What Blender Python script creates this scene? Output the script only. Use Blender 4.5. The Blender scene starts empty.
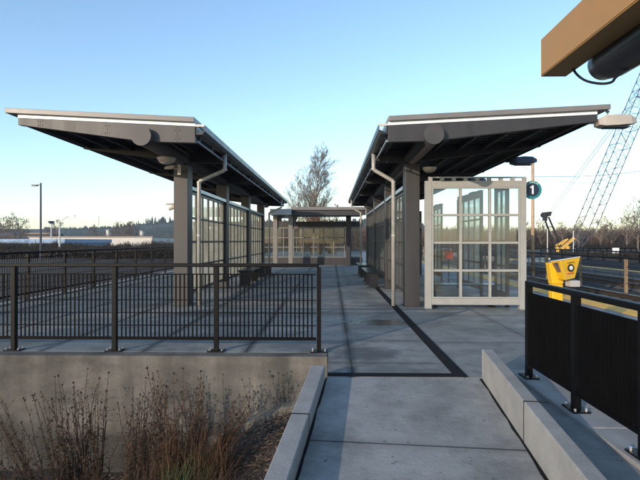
import bpy, math, random
from mathutils import Vector, Matrix, noise
C = bpy.context.scene
COL = C.collection
R = math.radians

# ------------------------------------------------------------ camera
YAW = 1.37
cam = bpy.data.cameras.new('camera'); camo = bpy.data.objects.new('camera', cam); COL.objects.link(camo)
cam.sensor_width = 36; cam.lens = 28.1; cam.clip_start = .05; cam.clip_end = 6000
camo.location = (0, 0, 1.34); camo.rotation_euler = (R(90.1), 0, R(YAW))
C.camera = camo
# ------------------------------------------------------------ sky, sun, exposure
SUN_EL, SUN_AZ = 12.5, 37.0          # light travels towards +Y, turned SUN_AZ to +X
W = bpy.data.worlds.new('World'); C.world = W; W.use_nodes = True
nt = W.node_tree; bg = nt.nodes['Background']
sky = nt.nodes.new('ShaderNodeTexSky'); sky.sky_type = 'NISHITA'; sky.sun_disc = False
sky.sun_elevation = R(SUN_EL)
sky.sun_rotation = R(180 + SUN_AZ)
sky.altitude = 0; sky.air_density = 1.0; sky.dust_density = 0.28; sky.ozone_density = 2.15
nt.links.new(sky.outputs[0], bg.inputs[0]); bg.inputs[1].default_value = .15
sl = bpy.data.lights.new('sun', 'SUN'); sl.energy = 2.0; sl.angle = R(.5); sl.color = (1, .82, .64)
so = bpy.data.objects.new('sun', sl); COL.objects.link(so)
dv = Vector((math.sin(R(SUN_AZ))*math.cos(R(SUN_EL)), math.cos(R(SUN_AZ))*math.cos(R(SUN_EL)), -math.sin(R(SUN_EL))))
so.rotation_euler = dv.to_track_quat('-Z', 'Y').to_euler()
C.view_settings.view_transform = 'Standard'; C.view_settings.look = 'None'
C.view_settings.exposure = 1.1; C.view_settings.gamma = 1; C.view_settings.use_curve_mapping = False
C.render.engine = 'CYCLES'
C.cycles.transparent_max_bounces = 32

# ------------------------------------------------------------ helpers
def at(px, D, z=None, py=None):
    """pixel of the 640x480 photo at camera depth D -> world point"""
    xc = (px-320)/500*D; t = R(YAW)
    x = xc*math.cos(t) - D*math.sin(t); y = xc*math.sin(t) + D*math.cos(t)
    if py is not None: z = 1.34 + (241-py)/500*D
    return Vector((x, y, z if z is not None else 0))

class MB:
    def __init__(s): s.v = []; s.f = []
    def add(s, vs, fs):
        n = len(s.v); s.v += [tuple(v) for v in vs]; s.f += [tuple(i+n for i in f) for f in fs]; return s
    def box(s, x0, x1, y0, y1, z0, z1):
        if x0 > x1: x0, x1 = x1, x0
        if y0 > y1: y0, y1 = y1, y0
        if z0 > z1: z0, z1 = z1, z0
        return s.add([(x0,y0,z0),(x1,y0,z0),(x1,y1,z0),(x0,y1,z0),(x0,y0,z1),(x1,y0,z1),(x1,y1,z1),(x0,y1,z1)],
              [(3,2,1,0),(4,5,6,7),(0,1,5,4),(1,2,6,5),(2,3,7,6),(3,0,4,7)])
    def hexa(s, b, t):  # 4 bottom pts, 4 top pts (ccw from above)
        return s.add(list(b)+list(t), [(3,2,1,0),(4,5,6,7),(0,1,5,4),(1,2,6,5),(2,3,7,6),(3,0,4,7)])
    def tube(s, pts, r, n=8, cap=True):
        pts = [Vector(p) for p in pts]; k = len(pts)
        rs = r if isinstance(r, (list, tuple)) else [r]*k
        base = len(s.v); up0 = None
        for i, p in enumerate(pts):
            d = (pts[min(i+1,k-1)]-pts[max(i-1,0)])
            d = d.normalized() if d.length > 1e-9 else Vector((0,0,1))
            if up0 is None:
                a = Vector((0,0,1)) if abs(d.z) < .9 else Vector((1,0,0))
                u = d.cross(a).normalized()
            else:
                u = (up0 - d*up0.dot(d)); u = u.normalized() if u.length > 1e-6 else d.orthogonal().normalized()
            up0 = u; w = d.cross(u)
            for j in range(n):
                an = 2*math.pi*j/n
                s.v.append(tuple(p + (u*math.cos(an)+w*math.sin(an))*rs[i]))
        for i in range(k-1):
            for j in range(n):
                a = base+i*n+j; b = base+i*n+(j+1)%n
                s.f.append((a, b, b+n, a+n))
        if cap:
            s.f.append(tuple(base+j for j in range(n))[::-1]); s.f.append(tuple(base+(k-1)*n+j for j in range(n)))
        return s
    def prism(s, poly, axis, a, b):  # poly in the two other axes
        def mk(p, q):
            if axis == 'y': return (p[0], q, p[1])
            if axis == 'x': return (q, p[0], p[1])
            return (p[0], p[1], q)
        n = len(poly)
        return s.add([mk(p, a) for p in poly]+[mk(p, b) for p in poly],
              [tuple(range(n))[::-1], tuple(range(n, 2*n))]+[(i,(i+1)%n,(i+1)%n+n,i+n) for i in range(n)])
    def bar(s, p, q, w, h):
        """rectangular bar p->q"""
        p = Vector(p); q = Vector(q); d = (q-p).normalized()
        a = Vector((0,0,1)) if abs(d.z) < .95 else Vector((0,1,0))
        u = d.cross(a).normalized()*w/2; v = u.cross(d).normalized()*h/2
        return s.hexa([p-u-v, p+u-v, q+u-v, q-u-v], [p-u+v, p+u+v, q+u+v, q-u+v])
    def build(s, name, m, parent=None, smooth=False, bevel=0):
        me = bpy.data.meshes.new(name); me.from_pydata(s.v, [], s.f); me.validate(); me.update()
        import bmesh
        bm = bmesh.new(); bm.from_mesh(me); bmesh.ops.recalc_face_normals(bm, faces=bm.faces); bm.to_mesh(me); bm.free()
        me.materials.append(m)
        if smooth:
            for p in me.polygons: p.use_smooth = len(p.vertices) == 4
        o = bpy.data.objects.new(name, me); COL.objects.link(o)
        if parent is not None:
            o.parent = parent; o.matrix_parent_inverse = Matrix.Translation(-parent.location) if parent.type == 'EMPTY' or True else Matrix()
        if bevel:
            b = o.modifiers.new('bevel', 'BEVEL'); b.width = bevel; b.segments = 2; b.limit_method = 'ANGLE'; b.angle_limit = R(40)
        return o

def wp(o):
    p = o.location.copy()
    while o.parent: o = o.parent; p = p  # all children sit at local zero
    return p
def thing(name, label, cat, loc=(0,0,0), group=None):
    o = bpy.data.objects.new(name, None); COL.objects.link(o); o.location = loc; o.empty_display_size = .2
    o['label'] = label; o['category'] = cat
    if group: o['group'] = group
    return o
def tag(o, label=None, cat=None, group=None, kind=None):
    if label: o['label'] = label
    if cat: o['category'] = cat
    if group: o['group'] = group
    if kind: o['kind'] = kind
    return o
def copytree(o, parent=None):
    c = o.copy(); COL.objects.link(c)
    if parent: c.parent = parent; c.matrix_parent_inverse = o.matrix_parent_inverse.copy()
    for ch in [k for k in bpy.data.objects if k.parent == o]: copytree(ch, c)
    return c
def sub(mb, name, m, par, **k):
    """mesh child of a mesh part (part sits at identity in world)"""
    o = mb.build(name, m, None, **k); o.parent = par; o.matrix_parent_inverse = Matrix.Translation(-par.parent.location) if False else Matrix()
    # part's world matrix is identity because its vertices are in world coordinates
    return o

# ------------------------------------------------------------ materials
def mat(name, col, rough=.6, metal=0, var=.0, scale=3, bump=0, bscale=60, col2=None, spec=.5, stretch=None, detail=6, speck=0):
    m = bpy.data.materials.new(name); m.use_nodes = True; n = m.node_tree.nodes; l = m.node_tree.links
    b = n['Principled BSDF']; b.inputs['Roughness'].default_value = rough; b.inputs['Metallic'].default_value = metal
    b.inputs['Specular IOR Level'].default_value = spec
    b.inputs['Base Color'].default_value = (*col, 1)
    geo = n.new('ShaderNodeNewGeometry'); mp = n.new('ShaderNodeMapping'); l.new(geo.outputs['Position'], mp.inputs[0])
    if stretch: mp.inputs['Scale'].default_value = stretch
    if var or col2:
        t = n.new('ShaderNodeTexNoise'); t.inputs['Scale'].default_value = scale; t.inputs['Detail'].default_value = detail; t.inputs['Roughness'].default_value = .65
        l.new(mp.outputs[0], t.inputs[0])
        r = n.new('ShaderNodeValToRGB'); l.new(t.outputs[0], r.inputs[0])
        c2 = col2 or tuple(min(1, c*(1+var)) for c in col); c1 = col if col2 else tuple(c*(1-var) for c in col)
        r.color_ramp.elements[0].position = .34; r.color_ramp.elements[1].position = .66
        r.color_ramp.elements[0].color = (*c1, 1); r.color_ramp.elements[1].color = (*c2, 1)
        out = r.outputs[0]
        if speck:
            t3 = n.new('ShaderNodeTexNoise'); t3.inputs['Scale'].default_value = 220; l.new(geo.outputs['Position'], t3.inputs[0])
            mr = n.new('ShaderNodeMapRange'); mr.inputs[1].default_value = .35; mr.inputs[2].default_value = .65; mr.inputs[3].default_value = 1-speck; mr.inputs[4].default_value = 1+speck
            l.new(t3.outputs[0], mr.inputs[0])
            hv = n.new('ShaderNodeHueSaturation'); l.new(out, hv.inputs['Color']); l.new(mr.outputs[0], hv.inputs['Value']); out = hv.outputs[0]
        l.new(out, b.inputs['Base Color'])
        mr2 = n.new('ShaderNodeMapRange'); mr2.inputs[3].default_value = max(0, rough-.12); mr2.inputs[4].default_value = min(1, rough+.12)
        l.new(t.outputs[0], mr2.inputs[0]); l.new(mr2.outputs[0], b.inputs['Roughness'])
    if bump:
        t2 = n.new('ShaderNodeTexNoise'); t2.inputs['Scale'].default_value = bscale; t2.inputs['Detail'].default_value = 5; l.new(geo.outputs['Position'], t2.inputs[0])
        bp = n.new('ShaderNodeBump'); bp.inputs['Strength'].default_value = bump; bp.inputs['Distance'].default_value = .01
        l.new(t2.outputs[0], bp.inputs['Height']); l.new(bp.outputs[0], b.inputs['Normal'])
    return m

def glass_mat(name, tint, ior=1.5, rough=0.0, film=0.0):
    m = bpy.data.materials.new(name); m.use_nodes = True; n = m.node_tree.nodes; l = m.node_tree.links; n.clear()
    o = n.new('ShaderNodeOutputMaterial'); mx = n.new('ShaderNodeMixShader'); lw = n.new('ShaderNodeLayerWeight'); lw.inputs[0].default_value = .5
    pw = n.new('ShaderNodeMath'); pw.operation = 'POWER'; l.new(lw.outputs['Facing'], pw.inputs[0]); pw.inputs[1].default_value = 4.0
    fr = n.new('ShaderNodeMath'); fr.operation = 'MULTIPLY_ADD'; l.new(pw.outputs[0], fr.inputs[0]); r0 = 1.7*((ior-1)/(ior+1))**2; fr.inputs[1].default_value = .9-r0; fr.inputs[2].default_value = r0
    tr = n.new('ShaderNodeBsdfTransparent'); tr.inputs[0].default_value = (*tint, 1)
    gl = n.new('ShaderNodeBsdfGlossy'); gl.inputs['Roughness'].default_value = rough; gl.inputs['Color'].default_value = (.9,.95,1,1)
    df = n.new('ShaderNodeBsdfDiffuse'); df.inputs['Color'].default_value = (.50,.48,.42,1)
    if film:
        tl = n.new('ShaderNodeBsdfTranslucent'); tl.inputs['Color'].default_value = (.75,.73,.60,1); ma = n.new('ShaderNodeMixShader'); ma.inputs[0].default_value = .75; l.new(df.outputs[0], ma.inputs[1]); l.new(tl.outputs[0], ma.inputs[2])
    geo = n.new('ShaderNodeNewGeometry'); t = n.new('ShaderNodeTexNoise'); t.inputs['Scale'].default_value = 2.2; t.inputs['Detail'].default_value = 8
    l.new(geo.outputs['Position'], t.inputs[0])
    mr = n.new('ShaderNodeMapRange'); mr.inputs[1].default_value = .35; mr.inputs[2].default_value = .75; mr.inputs[3].default_value = .02+film*.8; mr.inputs[4].default_value = .10+film*1.2
    l.new(t.outputs[0], mr.inputs[0])
    md = n.new('ShaderNodeMixShader'); l.new(mr.outputs[0], md.inputs[0]); l.new(tr.outputs[0], md.inputs[1]); l.new((ma if film else df).outputs[0], md.inputs[2])
    l.new(fr.outputs[0], mx.inputs[0]); l.new(md.outputs[0], mx.inputs[1]); l.new(gl.outputs[0], mx.inputs[2]); l.new(mx.outputs[0], o.inputs[0])
    return m

def paving_mat(name, c1, c2, jx=None, jy=None, wide=False, rot=0, wet=True, blobs=()):
    """concrete slabs: jx=(origin, spacing), jy likewise; dirty joints, blotches, damp patches"""
    m = bpy.data.materials.new(name); m.use_nodes = True; N = m.node_tree.nodes; L = m.node_tree.links; b = N['Principled BSDF']
    geo = N.new('ShaderNodeNewGeometry'); mp = N.new('ShaderNodeMapping'); mp.vector_type = 'POINT'; L.new(geo.outputs['Position'], mp.inputs[0])
    mp.inputs['Rotation'].default_value = (0, 0, rot)
    sp = N.new('ShaderNodeSeparateXYZ'); L.new(mp.outputs[0], sp.inputs[0])
    def M(op, a, c=None, d=None):
        x = N.new('ShaderNodeMath'); x.operation = op
        for i, v in enumerate((a, c, d)):
            if v is None: continue
            if isinstance(v, (int, float)): x.inputs[i].default_value = v
            else: L.new(v, x.inputs[i])
        return x.outputs[0]
    def noise_(s, d=5, ro=.6, vec=None):
        t = N.new('ShaderNodeTexNoise'); t.inputs['Scale'].default_value = s; t.inputs['Detail'].default_value = d; t.inputs['Roughness'].default_value = ro
        L.new(vec or geo.outputs['Position'], t.inputs[0]); return t.outputs[0]
    def rng(v, a, c, lo=0, hi=1):
        r = N.new('ShaderNodeMapRange'); r.inputs[1].default_value = a; r.inputs[2].default_value = c; r.inputs[3].default_value = lo; r.inputs[4].default_value = hi
        L.new(v, r.inputs[0]); return r.outputs[0]
    wob = M('MULTIPLY', M('SUBTRACT', noise_(9), .5), .05)
    def dist(coord, org, spc, w=0.0):
        u = M('ADD', M('SUBTRACT', coord, org), M('MULTIPLY', wob, w)) if w else M('SUBTRACT', coord, org)
        u = M('DIVIDE', u, spc); u = M('SUBTRACT', u, M('ROUND', u)); return M('MULTIPLY', M('ABSOLUTE', u), spc)
    big = noise_(.9, 6, .6); med = noise_(5, 7, .65); fine = noise_(90, 4, .6)
    mixf = M('ADD', M('MULTIPLY', rng(big, .3, .7), .55), M('MULTIPLY', rng(med, .3, .7), .45))
    mx = N.new('ShaderNodeMix'); mx.data_type = 'RGBA'; L.new(mixf, mx.inputs[0]); mx.inputs[6].default_value = (*c1, 1); mx.inputs[7].default_value = (*c2, 1)
    val = M('ADD', .91, M('MULTIPLY', rng(fine, .3, .7), .18))
    # per slab tone
    if jx and jy:
        cx = M('FLOOR', M('DIVIDE', M('SUBTRACT', sp.outputs[0], jx[0]), jx[1])); cy = M('FLOOR', M('DIVIDE', M('SUBTRACT', sp.outputs[1], jy[0]), jy[1]))
        cb = N.new('ShaderNodeCombineXYZ'); L.new(cx, cb.inputs[0]); L.new(cy, cb.inputs[1])
        wn = N.new('ShaderNodeTexWhiteNoise'); L.new(cb.outputs[0], wn.inputs[0])
        val = M('MULTIPLY', val, M('ADD', .90, M('MULTIPLY', wn.outputs['Value'], .2)))
    dark = None
    for (j, o, wd, ax) in ((jx, sp.outputs[0], wide, 0), (jy, sp.outputs[1], False, 1)):
        if not j: continue
        d0 = dist(o, j[0], j[1], .08)
        line = rng(d0, .006, .013, .28, 1)
        val = M('MULTIPLY', val, line)
        if wd:
            d1 = dist(o, j[0], j[1], 1.0)
            st = rng(d1, .012, .085, .30, 1)
            gate = rng(noise_(.8, 3), .34, .46, .25, 1)
            st = M('ADD', 1, M('MULTIPLY', M('SUBTRACT', st, 1), gate))
            val = M('MULTIPLY', val, st)
        else:
            d1 = dist(o, j[0], j[1], 1.0)
            st = rng(d1, .0, .12, .80, 1)
            val = M('MULTIPLY', val, st)
    spots = rng(noise_(14, 2), .67, .73, 1, .5); val = M('MULTIPLY', val, spots)
    vor = N.new('ShaderNodeTexNoise'); vor.inputs['Scale'].default_value = 1.6; vor.inputs['Detail'].default_value = 10; vor.inputs['Roughness'].default_value = .75; L.new(geo.outputs['Position'], vor.inputs[0])
    val = M('MULTIPLY', val, rng(vor.outputs[0], .38, .55, .70, 1.06))
    rough = .85
    puddle = None
    for (bx, by, ax_, ay_, dk, wetness) in blobs:
        dx_ = M('DIVIDE', M('SUBTRACT', sp.outputs[0], bx), ax_); dy_ = M('DIVIDE', M('SUBTRACT', sp.outputs[1], by), ay_)
        rr = M('SQRT', M('ADD', M('MULTIPLY', dx_, dx_), M('MULTIPLY', dy_, dy_)))
        rr = M('ADD', rr, M('MULTIPLY', M('SUBTRACT', noise_(3.5, 6, .7), .5), 1.5))
        k_ = rng(rr, .62, .95, 1, 0)
        val = M('MULTIPLY', val, M('SUBTRACT', 1, M('MULTIPLY', k_, dk)))
        if wetness: puddle = M('MULTIPLY', k_, wetness) if puddle is None else M('MAXIMUM', puddle, M('MULTIPLY', k_, wetness))
    if wet:
        wm = rng(noise_(.55, 5, .62), .50, .60, 0, 1)
        val = M('MULTIPLY', val, M('SUBTRACT', 1, M('MULTIPLY', wm, .28)))
        ro = M('SUBTRACT', .82, M('MULTIPLY', wm, .30))
        if puddle is not None: ro = M('MULTIPLY', ro, M('SUBTRACT', 1, puddle))
        L.new(ro, b.inputs['Roughness'])
    else: b.inputs['Roughness'].default_value = .85
    hv = N.new('ShaderNodeHueSaturation'); L.new(mx.outputs[2], hv.inputs['Color']); L.new(val, hv.inputs['Value'])
    L.new(hv.outputs[0], b.inputs['Base Color'])
    bp = N.new('ShaderNodeBump'); bp.inputs['Strength'].default_value = .35; bp.inputs['Distance'].default_value = .006
    L.new(M('ADD', fine, M('MULTIPLY', noise_(25, 5), 1.5)), bp.inputs['Height']); L.new(bp.outputs[0], b.inputs['Normal'])
    b.inputs['Specular IOR Level'].default_value = .35 if not wet else .5
    return m

M_ = {}
M_['frameM'] = mat('far_shelter_paint', (.17,.16,.145), .5, 0, .1, 5)
M_['steel'] = mat('painted_steel', (.034,.032,.034), .5, 0, .16, 5, .05, 40, stretch=(1,1,.2))
M_['capplate'] = mat('end_plate_paint', (.052,.049,.05), .55, 0, .12, 5)
M_['roofdark'] = mat('dark_deck', (.03,.03,.034), .55, 0, .15, 2)
M_['roofedge'] = mat('roof_edge_metal', (.17,.16,.155), .42, .0, .10, 3)
M_['flash'] = mat('galvanised_flashing', (.88,.93,1.0), .3, 0, .06, 6)  # bluish white: sky reflection put into the base colour
M_['gutter'] = mat('gutter_metal', (.02,.022,.028), .38, .2, .1, 5)
M_['gcap'] = mat('gutter_cap', (.55,.52,.48), .45, 0, .1, 5)
M_['pipe'] = mat('downspout_metal', (.34,.33,.30), .38, .1, .12, 8, .03, 30)
M_['frame'] = mat('beige_frame_paint', (.31,.305,.285), .45, 0, .06, 6, .03, 60)
M_['frameD'] = mat('wall_frame_paint', (.04,.038,.036), .42, 0, .08, 6)
M_['trimblue'] = mat('header_trim', (.30,.34,.40), .3, .4, .08, 6)
M_['glass'] = glass_mat('shelter_glass', (.80,.86,.84), 1.5, film=.5)
M_['glassC'] = glass_mat('clear_glass', (.55,.64,.61), 1.32)
M_['glassW'] = glass_mat('windbreak_glass', (.70,.80,.83), 1.65)
M_['black'] = mat('black_railing_paint', (.003,.003,.0036), .5, 0, .25, 7, .04, 50, spec=.16)
M_['panel'] = mat('black_mesh_paint', (.003,.0032,.004), .6, 0, .2, 7, spec=.08)
M_['bolt'] = mat('zinc_bolt', (.6,.6,.6), .3, .8)
M_['concW'] = mat('stained_wall_concrete', (.062,.058,.053), .9, 0, 0, 1.3, .5, 30, col2=(.16,.15,.135), stretch=(1.0,1,1.9), detail=9, speck=.14)
def add_streaks(m, vs=(3.5,3.5,.35), lo=.62, hi=1.25, zstain=None):
    N = m.node_tree.nodes; L = m.node_tree.links; b = N['Principled BSDF']; src = b.inputs['Base Color'].links[0].from_socket
    g = N.new('ShaderNodeNewGeometry'); mp = N.new('ShaderNodeMapping'); mp.inputs['Scale'].default_value = vs; L.new(g.outputs['Position'], mp.inputs[0])
    t = N.new('ShaderNodeTexNoise'); t.inputs['Scale'].default_value = 1; t.inputs['Detail'].default_value = 6; L.new(mp.outputs[0], t.inputs[0])
    r = N.new('ShaderNodeMapRange'); r.inputs[1].default_value = .34; r.inputs[2].default_value = .7; r.inputs[3].default_value = lo; r.inputs[4].default_value = hi; L.new(t.outputs[0], r.inputs[0])
    v = r.outputs[0]
    if zstain:
        sp = N.new('ShaderNodeSeparateXYZ'); L.new(g.outputs['Position'], sp.inputs[0])
        t2 = N.new('ShaderNodeTexNoise'); t2.inputs['Scale'].default_value = 2.2; t2.inputs['Detail'].default_value = 7; L.new(g.outputs['Position'], t2.inputs[0])
        a = N.new('ShaderNodeMath'); a.operation = 'MULTIPLY_ADD'; L.new(t2.outputs[0], a.inputs[0]); a.inputs[1].default_value = .7; L.new(sp.outputs[2], a.inputs[2])
        r2 = N.new('ShaderNodeMapRange'); r2.inputs[1].default_value = zstain[0]; r2.inputs[2].default_value = zstain[1]; r2.inputs[3].default_value = zstain[2]; r2.inputs[4].default_value = 1; L.new(a.outputs[0], r2.inputs[0])
        mu = N.new('ShaderNodeMath'); mu.operation = 'MULTIPLY'; L.new(v, mu.inputs[0]); L.new(r2.outputs[0], mu.inputs[1]); v = mu.outputs[0]
    h = N.new('ShaderNodeHueSaturation'); L.new(src, h.inputs['Color']); L.new(v, h.inputs['Value']); L.new(h.outputs[0], b.inputs['Base Color'])
add_streaks(M_['concW'], zstain=(-.62, -.42, .42))
M_['kerb'] = mat('kerb_concrete', (.27,.265,.25), .85, 0, .14, 3.2, .3, 60, speck=.12, detail=9)
M_['coping'] = mat('platform_edge_concrete', (.33,.33,.32), .85, 0, .16, 3, .3, 60, speck=.12)
M_['strip'] = mat('dark_band', (.013,.013,.014), .85, 0, .35, 8, .4, 80, speck=.2, spec=.12)
M_['pave'] = paving_mat('platform_concrete', (.115,.122,.118), (.31,.315,.295), (.21,1.25), (5.5,1.22), wide=True, blobs=[(.80,8.25,.58,.36,.62,.9),(.1,8.3,1.0,.13,.5,.4),(.42,5.95,.48,.46,.5,.2),(-.02,5.75,.35,.10,.35,.1),(-2.2,9.2,.9,.5,.35,.2),(-1.2,11.5,.8,.7,.3,.2),(-3.9,8.2,.9,.4,.35,.2),(.5,12.6,.6,.8,.3,.2),(2.6,7.6,.7,.4,.22,.1),(-1.6,7.0,.5,.25,.3,.1)])
M_['pave2'] = paving_mat('side_platform_concrete', (.16,.167,.16), (.31,.315,.295), (2.7,1.4), (6.63,2.44), blobs=[(2.6,7.6,.7,.4,.22,.1),(3.4,6.2,.5,.5,.2,.1),(2.0,9.3,.5,.15,.3,.1)])
M_['ramp'] = paving_mat('ramp_concrete', (.24,.243,.23), (.33,.33,.31), None, (3.52,1.7), rot=R(4.8), wet=False, blobs=[(1.32,4.2,.05,.06,.4,0),(1.25,3.6,.07,.05,.45,0),(1.30,3.3,.10,.04,.3,0),(-.05,3.0,.05,.04,.4,0),(.02,2.85,.07,.03,.4,0),(1.1,4.8,.2,.08,.2,0)])
M_['apron'] = paving_mat('apron_concrete', (.23,.23,.22), (.32,.31,.30), (2.06,3.0), (4.75,1.6), wet=False)
M_['yellow'] = mat('tactile_yellow', (.80,.42,.03), .7, 0, .18, 4, .4, 40)
M_['ballast'] = mat('track_ballast', (.022,.02,.02), .95, 0, 0, 30, 1.0, 30, col2=(.085,.08,.075), speck=.3, spec=.05)
M_['rail'] = mat('rail_steel', (.18,.13,.10), .35, .8, .2, 10)
M_['sleeper'] = mat('sleeper_concrete', (.08,.076,.072), .9, 0, .2, 6)
M_['platface'] = mat('platform_face', (.22,.22,.21), .9, 0, .3, 3, .3, 30)
M_['asph'] = mat('dark_paving', (.025,.026,.03), .95, 0, .3, 1.5, .3, 30, spec=.05)
M_['foot'] = mat('footing_concrete', (.13,.12,.10), .9, 0, .25, 6, .5, 30)
M_['orange'] = mat('ochre_beam_paint', (.35,.185,.055), .55, 0, .05, 3, .03, 60)
M_['cyl'] = mat('black_housing', (.012,.014,.022), .35, 0, .2, 5)
M_['yel2'] = mat('card_reader_yellow', (.75,.42,.012), .38, 0, .05, 8)
M_['greyb'] = mat('grey_plastic', (.38,.37,.36), .5)
M_['scr'] = mat('dark_screen', (.06,.06,.08), .2)
M_['white'] = mat('white_paint', (.78,.78,.76), .5, 0, .06, 8)
M_['red'] = mat('red_print', (.65,.06,.03), .5)
M_['inkblack'] = mat('black_print', (.02,.02,.02), .5)
M_['teal'] = mat('teal_sign_face', (.02,.20,.22), .45, 0, .05, 8)
M_['navy'] = mat('navy_sign_face', (.012,.02,.055), .45)
M_['pole'] = mat('tan_pole', (.42,.29,.19), .75, 0, .15, 5, .3, 30)
M_['lampd'] = mat('dark_lamp_paint', (.03,.035,.05), .4)
M_['lampb'] = mat('beige_lamp_paint', (.42,.37,.31), .45, 0, .06, 6)
M_['galv'] = mat('galvanised_pole', (.5,.5,.5), .45, .4, .1, 4)
M_['lens'] = mat('lamp_lens', (.7,.7,.68), .25)
M_['craneB'] = mat('crane_boom_paint', (.08,.09,.11), .5, 0, .2, 2)
M_['craneD'] = mat('crane_dark_paint', (.02,.02,.022), .5)
M_['craneY'] = mat('crane_yellow_paint', (.62,.36,.07), .5, 0, .15, 2)
M_['bench'] = mat('bench_metal', (.02,.022,.028), .3, .3, .2, 5)
M_['soil'] = mat('mulch_soil', (.012,.009,.007), .95, 0, 0, 9, 1.0, 45, col2=(.045,.032,.023), speck=.35, detail=10)
M_['chips'] = mat('bark_chips', (.05,.032,.02), .9, 0, 0, 14, 0, 30, col2=(.19,.13,.085))
M_['ground'] = mat('dry_grass_ground', (.022,.016,.010), .95, 0, 0, .35, .8, 8, col2=(.06,.042,.026), detail=10)
M_['stalk'] = mat('dry_stalk', (.026,.015,.010), .9, 0, 0, 16, 0, 30, col2=(.10,.058,.032))
M_['stalk2'] = mat('rust_grass', (.045,.022,.011), .9, 0, 0, 20, 0, 30, col2=(.13,.068,.033))
M_['green'] = mat('green_blades', (.035,.06,.015), .8, 0, 0, 20, 0, 30, col2=(.09,.12,.03))
M_['seed'] = mat('seed_heads', (.03,.02,.014), .95)
M_['bark'] = mat('pale_bark', (.22,.18,.145), .9, 0, .2, 3)
M_['twig'] = mat('twigs', (.15,.125,.10), .9, 0, .25, 2)
M_['twigr'] = mat('reddish_twigs', (.13,.08,.055), .9, 0, .25, 2)
M_['wood'] = mat('bare_woodland', (.075,.048,.035), .95, 0, 0, .12, 0, 3, col2=(.145,.095,.068))
M_['shrub'] = mat('dark_bush', (.012,.010,.007), .95, 0, 0, .5, 0, 3, col2=(.035,.026,.018))
M_['conif'] = mat('conifer_green', (.018,.032,.022), .95, 0, .3, .5)
M_['hill'] = mat('wooded_hill', (.03,.04,.03), .95, 0, 0, .03, 0, 3, col2=(.06,.065,.05))
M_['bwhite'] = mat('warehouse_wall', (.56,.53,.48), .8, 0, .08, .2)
M_['broof'] = mat('grey_roof', (.22,.2,.19), .7, 0, .1, .3)
M_['bblue'] = mat('blue_metal_roof', (.10,.20,.36), .45, .1, .12, .3)
M_['bwall2'] = mat('shed_wall', (.12,.17,.25), .7, 0, .1, .3)
M_['win'] = mat('dark_window', (.03,.035,.04), .15)
M_['post_tan'] = mat('tan_fence_post', (.26,.18,.11), .7, 0, .15, 4)
M_['darkwall'] = mat('dark_block_wall', (.035,.037,.045), .8, 0, .25, 1.5)

# ============================================================ SETTING
random.seed(4)
# ---- platform slab (structure)
PX0, PX1, PY1 = -6.74, 6.05, 62.0
WALLY = 5.78
def plat():
    mb = MB()
    mb.box(PX0, PX1, WALLY+.25, PY1, -.9, 0)
    o = mb.build('platform', M_['pave']); tag(o, kind='structure')
    return o
mb = MB()
# main slab, with strip forward over the head of the ramp; outline polygon extruded down
poly = [(PX0, WALLY+.22), (-.045, WALLY+.22), (-.045, 4.93), (1.277, 4.93), (1.277, PY1), (PX0, PY1)]
mb.prism(poly, 'z', -.9, 0)
tag(mb.build('platform', M_['pave']), kind='structure')
mb = MB(); mb.prism([(1.279, 4.93), (1.47, 4.93), (1.47, -6.0), (PX1, -6.0), (PX1, PY1), (1.279, PY1)], 'z', -.9, 0)
tag(mb.build('platform', M_['pave2']), kind='structure')
# low concrete plinth strip carrying the panel railing
mb = MB()
for k in range(7): mb.box(1.80, 2.12, 5.15-1.6*(k+1)+.006, 5.15-1.6*k-.006, -.05, .028)
tag(mb.build('kerb', M_['kerb'], bevel=.01), kind='structure')
# dark bands
mb = MB(); mb.box(1.212, 1.342, 4.95, 23.5, -.02, .004); mb.box(-.045, 1.210, 4.95, 5.075, -.02, .0035)
tag(mb.build('dark_paving_band', M_['strip']), kind='structure')
# ---- ramp
RD = Vector((math.sin(R(4.8)), math.cos(R(4.8)), 0)); RN = Vector((RD.y, -RD.x, 0))
def rz(y): return -.052*(4.93-y)
def rpt(base, y, off, dz):   # base = X where y=4.93
    t = (4.926-y)/RD.y; p = Vector((base, 4.926, 0)) - RD*t + RN*off
    return Vector((p.x, p.y, rz(y)+dz))
mb = MB()
y0 = -5.0
b = [rpt(-.06,y0,0,0), rpt(1.46,y0,0,0), rpt(1.46,4.926,0,0), rpt(-.06,4.926,0,0)]
lo = [Vector((p.x,p.y,-1.7)) for p in b]
for p in b: p.z -= .003
mb.hexa(lo, b)
tag(mb.build('ramp', M_['ramp']), kind='structure')
def kerb(x, off0, off1, h, name, ybeg, jy):
    first = None
    mbx = MB(); ys = [y0]+jy+[ybeg]
    for a, c in zip(ys[:-1], ys[1:]):
        a2, c2 = a+.002, c-.002
        top = [rpt(x,a2,off0,h), rpt(x,a2,off1,h), rpt(x,c2,off1,h), rpt(x,c2,off0,h)]
        bot = [Vector((p.x,p.y,-1.6)) for p in top]
        mbx.hexa(bot, top)
    kb = tag(mbx.build(name, M_['kerb'], bevel=.009), kind='structure')
    for y in jy:
        a2, c2 = y-.0045, y+.0045
        top = [rpt(x,a2,off0-.001,h+.0015), rpt(x,a2,off1+.001,h+.0015), rpt(x,c2,off1+.001,h+.0015), rpt(x,c2,off0-.001,h+.0015)]
        mj = MB(); mj.hexa([Vector((p.x,p.y,-1.55)) for p in top], top); sub(mj, 'joint_seal', M_['strip'], kb)
    return kb
kerb(-.063, -.135, 0, .13, 'kerb', 4.87, [-1.5,.3,2.05,3.86-.18])
kerb(1.463, 0, .107, .285, 'kerb', 4.922, [-1.5,.3,2.0,3.55])

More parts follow.
